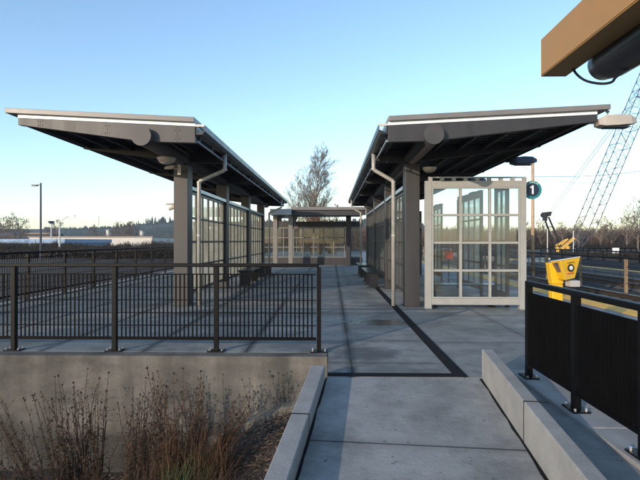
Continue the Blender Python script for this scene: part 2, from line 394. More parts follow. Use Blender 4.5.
mb = MB()
for off, w_ in ((-.06, .014), (1.46-.018, .018)):
    ys_ = [-4.9+9.8*k/60 for k in range(61)]; rr_ = random.Random(int(off*10)+3); pr = None
    for y in ys_:
        wv = w_*rr_.uniform(.5,1.5); o0, o1 = (0, wv) if off < 0 else (w_-wv, w_+.002)
        cur = [rpt(off, y, o0, .001), rpt(off, y, o1, .001)]
        if pr: mb.add([pr[0],pr[1],cur[1],cur[0]], [(0,1,2,3)])
        pr = cur
tag(mb.build('kerb_joint_dirt', M_['strip']), kind='structure')
# ---- ground: one graded sheet
def gz(x, y):
    zf = -.6
    # planting bed before the wall
    if y < WALLY+.5 and x < 1:
        s = min(1, max(0, (-x-.15)/2.2)); s = s*s*(3-2*s)*.75+.25*s
        zb = -.50 - .85*s - max(0, (5.0-y))*.10*max(0, min(1, 1-s))
        zb += .05*noise.noise(Vector((x*1.7, y*1.7, 0))) + .02*noise.noise(Vector((x*7, y*7, 3)))
        k = min(1, max(0, (-x-6.0)/4)); return zb*(1-k)+zf*k
    if x > 1.4 and y < 5: return -.95
    if x < -8: return zf + .12*noise.noise(Vector((x*.15, y*.15, 0)))
    return zf
def axis(bps):
    out = []
    for a, c, st in bps:
        n = max(1, int(round((c-a)/st))); out += [a+(c-a)*i/n for i in range(n)]
    return out+[bps[-1][1]]
xs = axis([(-1300,-300,200),(-300,-60,30),(-60,-9,3),(-9,-7,.5),(-7,.6,.1),(.6,9,1.5),(9,60,6),(60,300,30),(300,1300,200)])
ys = axis([(-400,-200,100),(-200,-10,24),(-10,-1,1),(-1,6.3,.1),(6.3,9,.9),(9,60,3),(60,300,24),(300,1500,200)])
mb = MB(); mb.v = [(x, y, gz(x, y)) for y in ys for x in xs]; nx = len(xs)
mb.f = [(j*nx+i, j*nx+i+1, (j+1)*nx+i+1, (j+1)*nx+i) for j in range(len(ys)-1) for i in range(nx-1)]
g = mb.build('ground', M_['ground'], smooth=True); tag(g, kind='structure')
g.data.materials.append(M_['soil'])
for p in g.data.polygons:
    c = p.center
    if c.y < 6.3 and -7 < c.x < 1: p.material_index = 1
# mulch chips and dead leaves
mb = MB()
for i in range(5200):
    x = -.3-random.random()**1.4*2.6; y = 1.5+random.random()*4.2
    z = gz(x, y)+.006; a = random.random()*6.28; L = random.uniform(.008,.035); w = L*random.uniform(.2,.5)
    u = Vector((math.cos(a), math.sin(a), random.uniform(-.4,.6))).normalized()*L; v = Vector((-math.sin(a), math.cos(a), random.uniform(-.3,.3)))*w
    p = Vector((x,y,z)); mb.add([p-u-v, p+u-v, p+u+v, p-u+v, p+Vector((0,0,.006))], [(0,1,4),(1,2,4),(2,3,4),(3,0,4)])
tag(mb.build('bark_mulch', M_['chips']), 'dark bark chips scattered over the planting bed by the ramp kerb', 'mulch', kind='stuff')

# ---- retaining wall
mb = MB()
mb.box(-7.6, -.05, WALLY, WALLY+.215, -1.9, -.001)
w = mb.build('retaining_wall', M_['concW'], bevel=.01); tag(w, 'stained brown concrete retaining wall under the left railing', 'wall')
mb = MB(); mb.tube([at(272,5.78,py=376.5)+Vector((0,.02,0)), at(272,5.78,py=376.5)-Vector((0,.002,0))], .014, 10)
sub(mb, 'tie_hole', M_['inkblack'], w)
# mortar footing visible where wall meets kerb
mb = MB(); xs2 = [-1.45+.1*k for k in range(13)]
mb.prism([(x, gz(x,5.6)+.075+.02*noise.noise(Vector((x*6,0,0)))) for x in xs2]+[(-.25,-1.1),(-1.45,-1.3)], 'y', 5.55, 5.776)
tag(mb.build('concrete_footing', M_['foot'], bevel=.02), 'pale sloping concrete footing at the foot of the wall beside the kerb', 'footing')

# platform left edge kerb + white blocks
mb = MB(); mb.box(PX0-.2, PX0-.002, 6.0, PY1, -.9, .04); tag(mb.build('platform_kerb', M_['coping'], bevel=.01), kind='structure')
# right edge: yellow tactile
mb = MB(); mb.box(5.38, 5.98, -5.9, 60, -.01, .006); tag(mb.build('tactile_strip', M_['yellow']), kind='structure')
mb = MB(); mb.box(6.053, 13.0, -10, 90, -.7, -.36); tag(mb.build('track_bed', M_['ballast']), kind='structure')
mb = MB(); mb.box(13.1, 18.5, 6, 80, -.8, -.003); tag(mb.build('far_platform', M_['platface']), kind='structure')
mb = MB(); mb.box(13.62, 18.5, 6.1, 79, -.05, .003); tag(mb.build('far_platform_paving', M_['asph']), kind='structure')
mb = MB(); mb.box(13.14, 13.60, 6.1, 79, -.05, .004); tag(mb.build('tactile_strip', M_['yellow']), kind='structure')
for cx, lab in ((7.75, 'railway track beside the near platform with dark sleepers'), (11.4, 'railway track along the far platform edge')):
    t = thing('railway_track', lab, 'track', (cx, 30, -.36), 'railway tracks between the platforms')
    for s in (-1, 1):
        mb = MB(); x = cx+s*.7525
        mb.prism([(x-.07,-.32),(x+.07,-.32),(x+.07,-.305),(x+.012,-.29),(x+.012,-.23),(x+.036,-.22),(x+.036,-.19),(x-.036,-.19),(x-.036,-.22),(x-.012,-.23),(x-.012,-.29),(x-.07,-.305)], 'y', -9, 89)
        mb.build('rail', M_['rail'], t)
    mb = MB()
    for k in range(150): mb.box(cx-1.25, cx+1.25, -8+k*.62, -8+k*.62+.24, -.40, -.322)
    mb.build('sleepers', M_['sleeper'], t)

# ============================================================ RAILINGS
def railing(label, p0, p1, posts, zb, depth=.02, ins=.0, name='black_railing', rail_ext=(0,0), pitch=.06, group=None, horiz=True, plates=True, railmat='black', hs=1.0):
    """posts = distances along p0->p1"""
    p0 = Vector((*p0, 0)); p1 = Vector((*p1, 0)); d = (p1-p0).normalized(); nrm = Vector((-d.y, d.x, 0)); L = (p1-p0).length
    t = thing(name, label, 'railing', (p0.x, p0.y, zb), group)
    P = lambda s, o, z: p0+d*s+nrm*o+Vector((0,0,zb+z*hs))
    mb = MB(); r = .027
    mb.bar(P(-rail_ext[0],0,1.045), P(L+rail_ext[1],0,1.045), .058, .045); mb.build('top_rail', M_[railmat], t, bevel=.008)
    for s in posts:
        mb = MB(); mb.bar(P(s,0,.012), P(s,0,1.022), .05, .065)
        po = mb.build('post', M_['black'], t)
        if plates:
            m2 = MB(); m2.bar(P(s-.10,0,.007), P(s+.10,0,.007), .13, .012)
            pl = sub(m2, 'base_plate', M_['black'], po)
            m3 = MB()
            for a in (-.075, .075):
                for q in (-.042, .042): m3.tube([P(s+a,q,.013), P(s+a,q,.034)], .011, 6)
            sub(m3, 'bolts', M_['bolt'], po)
    for a, c in zip(posts[:-1], posts[1:]):
        mb = MB(); a2, c2 = a+.034, c-.034
        mb.bar(P(a2,0,.155), P(c2,0,.155), .03, .035)
        mb.bar(P(a2,0,.935), P(c2,0,.935), .012, .014)
        n = int((c2-a2)/pitch)
        for i in range(1, n):
            s = a2+(c2-a2)*i/n; mb.bar(P(s,0,.17), P(s,0,.93), depth, .0085)
        if horiz:
            for k in range(1, 5): mb.bar(P(a2,depth/2+.002,.155+.155*k), P(c2,depth/2+.002,.155+.155*k), .008, .009)
        mb.build('mesh_panel', M_['panel'], t)
    return t
pa = at(-93, 6.1); pb = at(319, 6.1); L = (pb-pa).length
railing('black metal railing with thin uprights on the retaining wall', (pa.x, 6.04), (pb.x, 6.04), [L-1.247*i for i in range(4, -1, -1)], .0, depth=.018, pitch=.05)
# left edge railing running away
railing('long dark railing along the far left edge of the platform', (-6.66, 6.3), (-6.66, 54.3), [1.5*i for i in range(33)][0:33], .04, depth=.012, name='edge_railing', pitch=.075, plates=False)
# right railing with dense panel
railing('black railing with closely set panel right of the ramp', (1.90, 4.90), (1.90, -2.9), [.03, .96, 1.82, 2.75, 3.68, 4.61, 5.54], .028, depth=.05, pitch=.05, horiz=False, name='panel_railing', hs=.865)
# inter-track fence
t = thing('track_fence', 'low fence with tan posts standing between the two tracks', 'fence', (9.6, 30, -.36))
for k in range(22):
    y = 13.55+3.0*k; mb = MB(); mb.box(9.56, 9.64, y-.04, y+.04, -.4, .74); mb.build('post', M_['post_tan'], t)
mb = MB(); mb.box(9.58, 9.62, 7, 77, .742, .79); mb.build('top_rail', M_['black'], t)
mb = MB()
for z in (.48, .22, -.05): mb.box(9.592, 9.608, 7, 77, z, z+.018)
for k in range(700): mb.box(9.598, 9.602, 7+k*.1, 7.004+k*.1, -.1, .74)
mb.build('wire_mesh', M_['black'], t)

# ============================================================ CANOPIES
COLY = [10.2+.18, 14.0+.18, 17.8+.18, 21.6+.18]
def canopy(side, xc, xi, xo, label):
    sg = 1 if xo > xi else -1                      # outward direction
    t = thing('platform_canopy', label, 'canopy', (xc, 15.9, 0), 'platform canopies')
    Y0, Y1 = 8.2, 23.5
    ztop = lambda x: 3.23 + (x-xi)/(xo-xi)*.16
    for y in COLY:
        mb = MB(); mb.box(xc-.145, xc+.145, y-.18, y+.18, .0, 2.915)
        mb.box(xc-.19, xc+.19, y-.23, y+.23, -.005, .014)
        c = mb.build('column', M_['steel'], t, bevel=.006)
    mb = MB(); mb.tube([(xc, 8.09, 3.055), (xc, 23.6, 3.055)], .15, 36); pb_ = mb.build('pipe_beam', M_['steel'], t, smooth=True)
    mb = MB(); mb.tube([(xc, 8.06, 3.055), (xc, 8.088, 3.055)], .163, 40); sub(mb, 'end_plate', M_['capplate'], pb_)
    def depth(x):
        d = abs(x-xo)/abs(xc-xo) if (x-xc)*(xo-xc) > 0 else 1
        return .115 + .175*min(1, d)
    for i, y in enumerate([Y0]+COLY+[Y1-.1]):
        mb = MB()
        pts = [(xi, ztop(xi)), (xi, ztop(xi)-.27), (xc, ztop(xc)-.29), (xo, ztop(xo)-.115), (xo, ztop(xo))]
        th = .10 if i == 0 else .07
        mb.prism(pts, 'y', y, y+th)
        mb.build('rafter', M_['steel'], t, bevel=.004)
    mb = MB()
    for x in (xc-sg*.55, xc+sg*.62, xc+sg*1.75):
        zt__, zb__ = ztop(x), ztop(x)-depth(x)
        mb.box(x-.004, x+.004, Y0-.0035, Y0+.001, zb__+.02, zt__-.012)
        for dz__ in (.25,.75):
            for dx__ in (-.035,.035): mb.tube([(x+dx__, Y0-.010, zb__+(zt__-zb__)*dz__), (x+dx__, Y0+.002, zb__+(zt__-zb__)*dz__)], .009, 6)
    mb.build('splice_bolts', M_['steel'], t)
    # purlins + deck
    mb = MB()
    for k in range(7):
        x = xi + (xo-xi)*(.05+.9*k/6); z = ztop(x)
        mb.box(x-.03, x+.03, Y0+.102, Y1, z-.10, z-.002)
    mb.build('purlins', M_['roofdark'], t)
    mb = MB(); n = 60
    for k in range(n):     # ribbed deck
        y = Y0+.11+(Y1-Y0-.1)*k/n; dy = (Y1-Y0-.1)/n
        for (a, c, dz) in ((0,.55,0),(.55,1,.03)):
            mb.hexa([(xi,y+dy*a,ztop(xi)+dz),(xo,y+dy*a,ztop(xo)+dz),(xo,y+dy*c,ztop(xo)+dz),(xi,y+dy*c,ztop(xi)+dz)],
                    [(xi,y+dy*a,ztop(xi)+dz+.01),(xo,y+dy*a,ztop(xo)+dz+.01),(xo,y+dy*c,ztop(xo)+dz+.01),(xi,y+dy*c,ztop(xi)+dz+.01)])
    mb.build('roof_deck', M_['roofdark'], t)
    # white flashing
    mb = MB()
    mb.prism([(xi, ztop(xi)+.003), (xo, ztop(xo)+.003), (xo, ztop(xo)+.058), (xi, ztop(xi)+.058)], 'y', Y0-.004, Y0+.04)
    mb.build('flashing', M_['flash'], t)
    # roof slab
    xe = xo+sg*.18; ze = ztop(xo)+.16*.18/abs(xo-xi)
    mb = MB(); mb.prism([(xi+sg*.0, ztop(xi)+.06), (xe, ze+.06), (xe, ze+.142), (xi, ztop(xi)+.142)], 'y', Y0-.07, Y1+.15)
    mb.build('roof_slab', M_['roofedge'], t, bevel=.006)
    # dark soffit lip at outer edge
    mb = MB(); mb.prism([(xo+sg*.004, ztop(xo)-.08), (xo+sg*.04, ztop(xo)-.08), (xo+sg*.04, ztop(xo)+.055), (xo+sg*.004, ztop(xo)+.055)], 'y', Y0+.07, Y1)
    mb.build('eave_trim', M_['gutter'], t)
    # gutter on the inner edge
    g0, g1 = xi-sg*.004, xi-sg*.155
    mb = MB(); mb.prism([(g0,3.245),(g0,3.10),(g1+sg*.04,3.10),(g1,3.16),(g1,3.26),(g1+sg*.012,3.26),(g1+sg*.012,3.17),(g0-sg*.02,3.12),(g0-sg*.02,3.245)], 'y', Y0+.02, Y1+.1)
    gt = mb.build('gutter', M_['gutter'], t)
    mb = MB(); mb.prism([(g0,3.262),(g0,3.225),(g1,3.225),(g1,3.262)], 'y', Y0-.01, Y0+.017); sub(mb, 'end_cap', M_['gcap'], gt)
    mb = MB(); mb.tube([(g0-sg*.01, Y0+.1, 2.995), (g0-sg*.01, Y1, 2.995)], .018, 8); mb.build('gutter_bracket_rail', M_['trimblue'], t)
    mb = MB()
    for k in range(18): mb.box(g0-sg*.0, g0-sg*.022, Y0+.2+k*.86, Y0+.23+k*.86, 2.98, 3.098)
    mb.build('gutter_straps', M_['gutter'], t)
    # downspouts
    for yd in (10.12, 21.5):
        xa = (g0+g1)/2; xd = xc + (-sg)*.40
        mb = MB(); mb.tube([(xa, yd, 3.12), (xa, yd, 2.80), (xa+sg*.02, yd, 2.77), (xd-sg*.02, yd, 2.56), (xd, yd, 2.52), (xd, yd, .03)], .040, 14)
        ds = mb.build('downspout', M_['pipe'], t, smooth=True)
        for z in (2.79, 2.53, 1.45):
            m2 = MB(); m2.tube([(xd if z < 2.6 else xa, yd, z-.02), (xd if z < 2.6 else xa, yd, z+.02)], .045, 14); sub(m2, 'pipe_clamp', M_['pipe'], ds)
    return t
canopy('l', -3.11, -2.26, -5.23, 'left platform canopy on steel columns with sunlit pale roof edge')
canopy('r', 1.64, .92, 4.30, 'right platform canopy on steel columns above the beige windbreak')

def glazed(t, axis, a0, a1, c, z0, z1, ncol, nrow, mt, gm, fw=.05, dp=.07, name='frame', legs=0, outer=.05):
    """glazed screen: runs along axis from a0 to a1 at cross coordinate c"""
    def B(mb, u0, u1, h, za, zb):
        if axis == 'y': mb.box(c-h, c+h, u0, u1, za, zb)
        else: mb.box(u0, u1, c-h, c+h, za, zb)
    mb = MB()
    B(mb, a0, a0+outer, dp/2+.004, z0-legs, z1); B(mb, a1-outer, a1, dp/2+.004, z0-legs, z1)
    B(mb, a0+outer, a1-outer, dp/2+.002, z1-outer, z1-.001); B(mb, a0+outer, a1-outer, dp/2+.002, z0, z0+outer)
    for i in range(1, ncol):
        u = a0+outer+(a1-a0-2*outer)*i/ncol; B(mb, u-fw/2, u+fw/2, dp/2, z0+outer, z1-outer)
    for k in range(1, nrow):
        z = z0+outer+(z1-z0-2*outer)*k/nrow; B(mb, a0+outer, a1-outer, dp/2-.006, z-fw/2, z+fw/2)
    f = mb.build(name, mt, t)
    mb = MB()
    if axis == 'y': mb.add([(c,a0+.02,z0+.02),(c,a1-.02,z0+.02),(c,a1-.02,z1-.02),(c,a0+.02,z1-.02)], [(0,1,2,3)])
    else: mb.add([(a0+.02,c,z0+.02),(a1-.02,c,z0+.02),(a1-.02,c,z1-.02),(a0+.02,c,z1-.02)], [(0,1,2,3)])
    g = mb.build('glass', gm, t)
    return f, g
for xw, lab, bays in ((-3.06, 'glazed screen wall between the left canopy columns', (0,1,2)), (1.58, 'glazed screen wall between the right canopy columns', (0,1,2))):
    t = thing('glazed_screen', lab, 'screen wall', (xw, 16, 0), 'glazed screens under the canopies')
    for b_ in bays:
        a0, a1 = COLY[b_]+.19, COLY[b_+1]-.19
        glazed(t, 'y', a0, a1, xw, .22, 2.42, 6, 4, M_['frameD'], M_['glass'], fw=.045, dp=.05, outer=.06)
        mb = MB(); mb.box(xw-.09, xw+.09, a0, a1, 2.425, 2.50); mb.build('header', M_['trimblue'], t)
# beige windbreak across the right platform
t = thing('windbreak', 'beige framed glass windbreak of twelve panes right of the front column', 'windbreak', (2.8, 9.9, 0))
glazed(t, 'x', 1.83, 3.80, 9.90, .085, 2.52, 3, 4, M_['frame'], M_['glassW'], fw=.045, dp=.09, legs=.085, outer=.128)
for o in [k for k in bpy.data.objects if k.parent == t and k.name.startswith('frame')]:
    b_ = o.modifiers.new('b', 'BEVEL'); b_.width = .004; b_.segments = 1
mb = MB()
a0, a1 = 1.959, 3.671; z0, z1 = .214, 2.391
mb.box(a0+.001, a0+.03, 9.862, 9.842, z0, z1); mb.box(a1-.03, a1-.001, 9.862, 9.842, z0, z1); mb.box(a0+.03, a1-.03, 9.862, 9.843, z1-.03, z1-.001); mb.box(a0+.03, a1-.03, 9.862, 9.843, z0+.001, z0+.03)
mb.build('inner_trim', M_['frame'], t)
mb = MB(); mb.box(1.90, 3.80, 9.87, 9.93, 2.575, 2.60)
for k in range(9): mb.box(1.90+k*.23, 1.90+k*.23+.075, 9.872, 9.928, 2.521, 2.574)
mb.build('top_cap', M_['frame'], t)
mb = MB()
for x in (1.84, 3.66): mb.box(x, x+.13, 9.83, 9.97, -.004, .012)
mb.build('foot_plates', M_['frame'], t)
# outer screens seen through it
for i, (a0, a1, lab) in enumerate(((10.15, 10.95, 'short glass side screen joined to the beige windbreak'), (11.9, 14.2, 'glass side screen behind the beige windbreak, nearer of two with stepped tops'), (16.2, 18.6, 'glass side screen farther behind the beige windbreak'))):
    t = thing('side_screen', lab, 'windbreak', (3.55, (a0+a1)/2, 0), 'side screens of the right shelter')
    glazed(t, 'y', a0, a1, 3.55, .18, 2.5, 2 if i == 0 else 4, 4, M_['frameD'], M_['glass'], fw=.04, dp=.04, legs=.18, outer=.12)
    mb = MB()
    n = 2 if i == 0 else 4
    for k in range(n): mb.box(3.51, 3.59, a0+.05+(a1-a0)*k/n, a0+(a1-a0)*(k+.8)/n, 2.502, 2.50+.05+.02*((n-k)%2))
    mb.build('top_cap', M_['frameD'], t)
t = thing('cross_screen', 'glass cross screen at the back of the right shelter', 'windbreak', (2.7, 19.6, 0))
glazed(t, 'x', 1.9, 3.5, 19.6, .18, 2.5, 3, 4, M_['frameD'], M_['glassC'], legs=.18, outer=.1)
mb = MB(); p = at(449, 16, py=255); mb.box(p.x-.13, p.x+.13, p.y, p.y+.03, p.z-.13, p.z+.13); 
rs = tag(mb.build('red_sign', M_['red']), 'small red sign panel seen low through the windbreak glass', 'sign')
mb = MB(); mb.box(p.x-.02, p.x+.02, p.y+.031, p.y+.06, 0, p.z+.1); sub(mb, 'post', M_['steel'], rs)

# benches
def bench(x0, x1, y0, y1, lab, along='y'):
    t = thing('bench', lab, 'bench', ((x0+x1)/2, (y0+y1)/2, 0), 'dark metal benches')
    mb = MB(); n = 5
    for k in range(n):
        if along == 'y':
            w = (x1-x0)/n; mb.box(x0+w*k, x0+w*(k+.8), y0, y1, .43, .455)
        else:
            w = (y1-y0)/n; mb.box(x0, x1, y0+w*k, y0+w*(k+.8), .43, .455)
    mb.build('seat', M_['bench'], t)
    L0, L1 = (y0, y1) if along == 'y' else (x0, x1)
    m = max(2, int((L1-L0)/.9)+1)
    for k in range(m):
        u = L0+.15+(L1-L0-.3)*k/(m-1); mb = MB()
        if along == 'y':
            mb.box(x0+.03, x1-.03, u-.03, u+.03, .38, .428); mb.box(x0+.08, x1-.08, u-.025, u+.025, .03, .379); mb.box(x0+.02, x1-.02, u-.04, u+.04, 0, .029)
        else:
            mb.box(u-.03, u+.03, y0+.03, y1-.03, .38, .428); mb.box(u-.025, u+.025, y0+.08, y1-.08, .03, .379); mb.box(u-.04, u+.04, y0+.02, y1-.02, 0, .029)
        mb.build('leg', M_['bench'], t)
bench(-2.85, -2.38, 14.9, 16.7, 'dark bench in front of the left glazed screen')
bench(-2.85, -2.38, 18.3, 20.4, 'farther dark bench along the left glazed screen')
bench(.98, 1.40, 14.2, 16.6, 'dark bench in front of the right glazed screen')
bench(.98, 1.40, 18.2, 20.4, 'farther dark bench along the right glazed screen')
bench(1.95, 3.42, 10.15, 10.6, 'dark bench behind the lowest panes of the beige windbreak', 'x')

# canopy lamps
def flood(p, m, lab, name='canopy_lamp', L=.62):
    t = thing(name, lab, 'lamp', p, 'lamps on the outer canopy edge')
    mb = MB(); x, y, z = p
    prof = [(0,-.05,.05,.10),(.10,-.07,.10,.13),(.30,-.065,.12,.15),(.50,-.045,.11,.14),(L,-.015,.06,.07)]
    vs = []
    for (dx, zb, zt, hw) in prof:
        zb = zb + .0; vs += [(x+dx,y-hw,z+zb),(x+dx,y+hw,z+zb),(x+dx,y+hw*.75,z+zt),(x+dx,y-hw*.75,z+zt)]
    fs = [(0,1,2,3),(19,18,17,16)]
    for i in range(4):
        for j in range(4): a = i*4+j; b2 = i*4+(j+1)%4; fs.append((a,b2,b2+4,a+4))
    mb.add(vs, fs); mb.build('lamp_housing', m, t, bevel=.01)
    mb = MB(); mb.box(x+.12, x+.5, y-.09, y+.09, z-.085, z-.072); mb.build('lens', M_['lampd'], t)
    mb = MB(); mb.tube([(x-.12,y,z+.01),(x+.02,y,z+.01)], .03, 10); mb.build('arm', m, t)
    mb = MB(); mb.tube([(x+.18,y,z+.10),(x+.18,y,z+.17)], .012, 8); mb.tube([(x+.18,y,z+.17),(x+.18,y,z+.20)], .03, 10); mb.build('photocell', M_['greyb'], t)
    return t
flood((4.33, 8.28, 3.27), M_['lampb'], 'beige lamp head on the front corner of the right canopy')
flood((4.36, 12.3, 3.27), M_['lampd'], 'dark lamp head farther along the right canopy edge')
flood((4.36, 16.3, 3.27), M_['lampd'], 'dark lamp head on the back half of the right canopy edge')
# dome light and camera under the left pipe
t = thing('ceiling_light', 'small pale dome light under the left canopy pipe', 'light', (-3.12, 9.35, 2.9), 'dome lights under the canopies')
def dome(t, x, y, z, r=.16):
    mb = MB(); rings = 6; n = 20
    pts = [(x+r*math.cos(a*math.pi/2/rings)*math.cos(b*2*math.pi/n), y+r*math.cos(a*math.pi/2/rings)*math.sin(b*2*math.pi/n), z-.6*r*math.sin(a*math.pi/2/rings)) for a in range(rings) for b in range(n)]+[(x,y,z-.6*r)]
    fs = [(a*n+b, a*n+(b+1)%n, (a+1)*n+(b+1)%n, (a+1)*n+b) for a in range(rings-1) for b in range(n)]+[((rings-1)*n+b, (rings-1)*n+(b+1)%n, rings*n) for b in range(n)]
    mb.add(pts, fs); mb.build('dome', M_['lampb'], t, smooth=True)
    mb = MB(); mb.tube([(x,y,z),(x,y,z+.03)], r*1.08, 24); mb.build('ring', M_['lampb'], t)
dome(t, -3.12, 9.35, 2.875)
t = thing('ceiling_light', 'small pale dome light under the right canopy pipe', 'light', (1.95, 10.6, 2.8), 'dome lights under the canopies')
dome(t, 1.98, 10.2, 2.80, .13)
def cctv(x, y, z, lab, d=-1):
    t = thing('security_camera', lab, 'camera', (x, y, z), None)
    mb = MB(); mb.box(x-.03, x+.03, y-.02, y+.02, z-.12, z+.08); mb.build('bracket', M_['lampb'], t)
    mb = MB(); mb.tube([(x,y-.02,z),(x+d*.05,y-.05,z-.01),(x+d*.08,y-.06,z)], .014, 8); mb.build('arm', M_['lampb'], t)
    mb = MB(); mb.tube([(x+d*.07,y-.07,z+.02),(x+d*.09,y-.07,z+.025),(x+d*.20,y-.08,z+.01),(x+d*.27,y-.085,z-.005)], [.03,.042,.04,.02], 12); mb.build('camera_housing', M_['lampb'], t)
p = at(171, 10.0, py=168); cctv(p.x+.17, 9.9, p.z-.02, 'small beige security camera at the top of the front left column')
p = at(173, 10.3, py=206)
t = thing('column_spotlight', 'small pale twin arm spotlight on the left side of the front left column', 'light', p)
mb = MB(); mb.tube([(-3.26,10.4,p.z),(-3.34,10.4,p.z)], .03, 8); mb.build('arm', M_['lampb'], t)
mb = MB(); mb.tube([(-3.30,10.4,p.z-.0),(-3.42,10.4,p.z-.06)], [.05,.03], 10); mb.tube([(-3.28,10.4,p.z+.05),(-3.48,10.4,p.z+.05)], [.025,.014], 8); mb.build('spot_heads', M_['lampb'], t)

# ============================================================ CROSS SHELTER AT THE FAR END
t = thing('far_shelter', 'low cross shelter with glazed back wall closing the far end of the platform', 'shelter', (-1, 27, 0))
X = lambda px, D: (px-332)/500*D
mb = MB(); mb.prism([(25.6,2.93),(29.6,3.02),(29.6,3.14),(25.6,3.08)], 'x', X(291,25.6), 1.75); mb.build('roof_slab', M_['roofedge'], t)
mb = MB(); mb.prism([(25.7,2.66),(25.8,2.66),(25.8,2.925),(25.7,2.925)], 'x', X(291,25.6)+.02, 1.74); mb.build('fascia', M_['steel'], t)
mb = MB(); mb.box(X(270,25.3), X(291.4,25.3), 25.25, 29.4, 2.66, 2.96); mb.build('box_gutter', M_['trimblue'], t)
mb = MB(); mb.box(-2.0, 1.7, 25.9, 29.4, 2.75, 2.9); mb.build('soffit', M_['roofdark'], t)
for px in (275.2, 290.6):
    x = X(px, 25.9); mb = MB(); mb.box(x-.11, x+.11, 25.8, 26.05, 0, 2.655)
    mb.build('column', M_['frameM'], t)
    mb = MB(); mb.prism([(x+.12,1.95),(x+.38,2.6),(x+.5,2.6),(x+.5,2.655),(x+.12,2.655)], 'y', 25.88, 25.96); mb.build('bracket', M_['steel'], t)
for px in (348.5,):
    x = X(px, 27.9); mb = MB(); mb.box(x-.14, x+.14, 27.6, 27.9, 0, 2.74); mb.build('column', M_['steel'], t)
mb = MB(); mb.box(-3.9, 1.7, 27.95, 28.1, 2.12, 2.42); mb.build('header_beam', M_['steel'], t)
mb = MB(); mb.box(-3.9, 1.7, 27.95, 28.1, 0, .40); mb.build('base_wall', M_['steel'], t)
glazed(t, 'x', -3.9, .72, 28.02, .405, 2.10, 8, 3, M_['frameM'], M_['glassC'], fw=.05, dp=.08)
glazed(t, 'x', 1.02, 1.66, 28.02, .405, 2.10, 1, 3, M_['frameM'], M_['glassC'], fw=.04, dp=.06)

# ============================================================ SIGN, POLE, READER, BEAM
# disc sign
sc = at(532.4, 9.95, py=190); t = thing('track_sign', 'round teal sign reading TRACK 1 on the windbreak corner', 'sign', sc)
r = .185
mb = MB(); mb.tube([sc+Vector((0,.015,0)), sc-Vector((0,.012,0))], r, 40); mb.build('sign_ring', M_['teal'], t)
mb = MB(); mb.tube([sc+Vector((0,0,0)), sc-Vector((0,.016,0))], r*.70, 40); mb.build('sign_disc', M_['navy'], t)
def text(s, size, loc, m, par, name, rot=0, sx=1):
    cu = bpy.data.curves.new(name, 'FONT'); cu.body = s; cu.size = size; cu.extrude = .0015; cu.align_x = 'CENTER'; cu.align_y = 'CENTER'; cu.offset = .0005*size/.1
    o = bpy.data.objects.new(name, cu); COL.objects.link(o)
    o.matrix_world = Matrix.Translation(loc) @ Matrix.Rotation(rot, 4, 'Y') @ Matrix.Rotation(R(90), 4, 'X') @ Matrix.Scale(sx, 4, (1,0,0))
    bpy.context.view_layer.update()
    me = bpy.data.meshes.new_from_object(o.evaluated_get(bpy.context.evaluated_depsgraph_get()))
    me.transform(o.matrix_world); bpy.data.objects.remove(o)
    ob = bpy.data.objects.new(name, me); COL.objects.link(ob); me.materials.clear(); me.materials.append(m)
    ob.parent = par
    if par.type == 'EMPTY': ob.matrix_parent_inverse = Matrix.Translation(-par.location)
    return ob
mb = MB(); mb.prism([(sc.x+px_*.01, sc.z+pz_*.01) for px_, pz_ in ((-1.2,-8.5),(2.2,-8.5),(2.2,9),(-.4,9),(-1.6,7.2),(-4.6,6.0),(-4.6,3.6),(-1.2,4.6))], 'y', sc.y-.019, sc.y-.0165); mb.build('number', M_['white'], t)
for i, ch in enumerate('TRACK'):
    a = R(-38+19*i); q = sc+Vector((math.sin(a)*r*.845, -.0145, math.cos(a)*r*.845))
    text(ch, .058, q, M_['white'], t, 'letter', rot=a)
mb = MB(); mb.box(3.79, sc.x-r*.93, 9.945, 9.965, sc.z-.03, sc.z+.03); mb.build('bracket', M_['frame'], t)

pp = at(533, 24.2)
t = thing('utility_pole', 'tall tan pole between the tracks behind the round sign', 'pole', (pp.x, pp.y, -.4))
mb = MB(); mb.tube([(pp.x,pp.y,-.45),(pp.x,pp.y,5.1)], [.085,.07], 14); mb.build('shaft', M_['pole'], t, smooth=True)
mb = MB(); mb.tube([(pp.x,pp.y,4.62),(pp.x-.5,pp.y,4.95)], .012, 6); mb.build('stay', M_['galv'], t)
a = Vector((pp.x, pp.y, 4.45)); b_ = at(760, 30, py=130)
mb = MB(); mb.tube([a + (b_-a)*k/16 - Vector((0,0,.9*math.sin(math.pi*k/16))) for k in range(17)], .012, 5); mb.tube([a-Vector((0,0,.12)) + (b_-a)*k/16 - Vector((0,0,1.3*math.sin(math.pi*k/16))) for k in range(17)], .008, 5)
tag(mb.build('overhead_wire', M_['lampd']), 'thin sagging overhead wires leading right from the tan pole', 'wire')

# card reader
c = at(556.5, 6.3); rx, ry = c.x, c.y
t = thing('card_reader', 'yellow ticket card reader on a post beyond the panel railing', 'card reader', (rx, ry, 0))
Z = lambda py, D=6.3: 1.34+(241-py)/500*D
U = lambda px, D=6.3: at(px, D).x
mb = MB(); mb.box(U(551.5), U(562.3), ry-.03, ry+.088, 0, Z(284.2)); mb.build('post', M_['yel2'], t, bevel=.012)
mb = MB(); y0_, y1_ = ry-.03, ry+.09
mb.hexa([(U(551.5),y0_,Z(284)),(U(562.4),y0_,Z(284)),(U(562.4),y1_,Z(284)),(U(551.5),y1_,Z(284))],[(U(548.6),y0_,Z(263)),(U(564),y0_,Z(263)),(U(564),y1_,Z(263)),(U(548.6),y1_,Z(263))]); mb.build('neck', M_['yel2'], t, bevel=.006)
mb = MB(); mb.box(rx-.14, rx+.14, ry-.13, ry+.15, 0, .015); mb.build('base_plate', M_['yel2'], t)
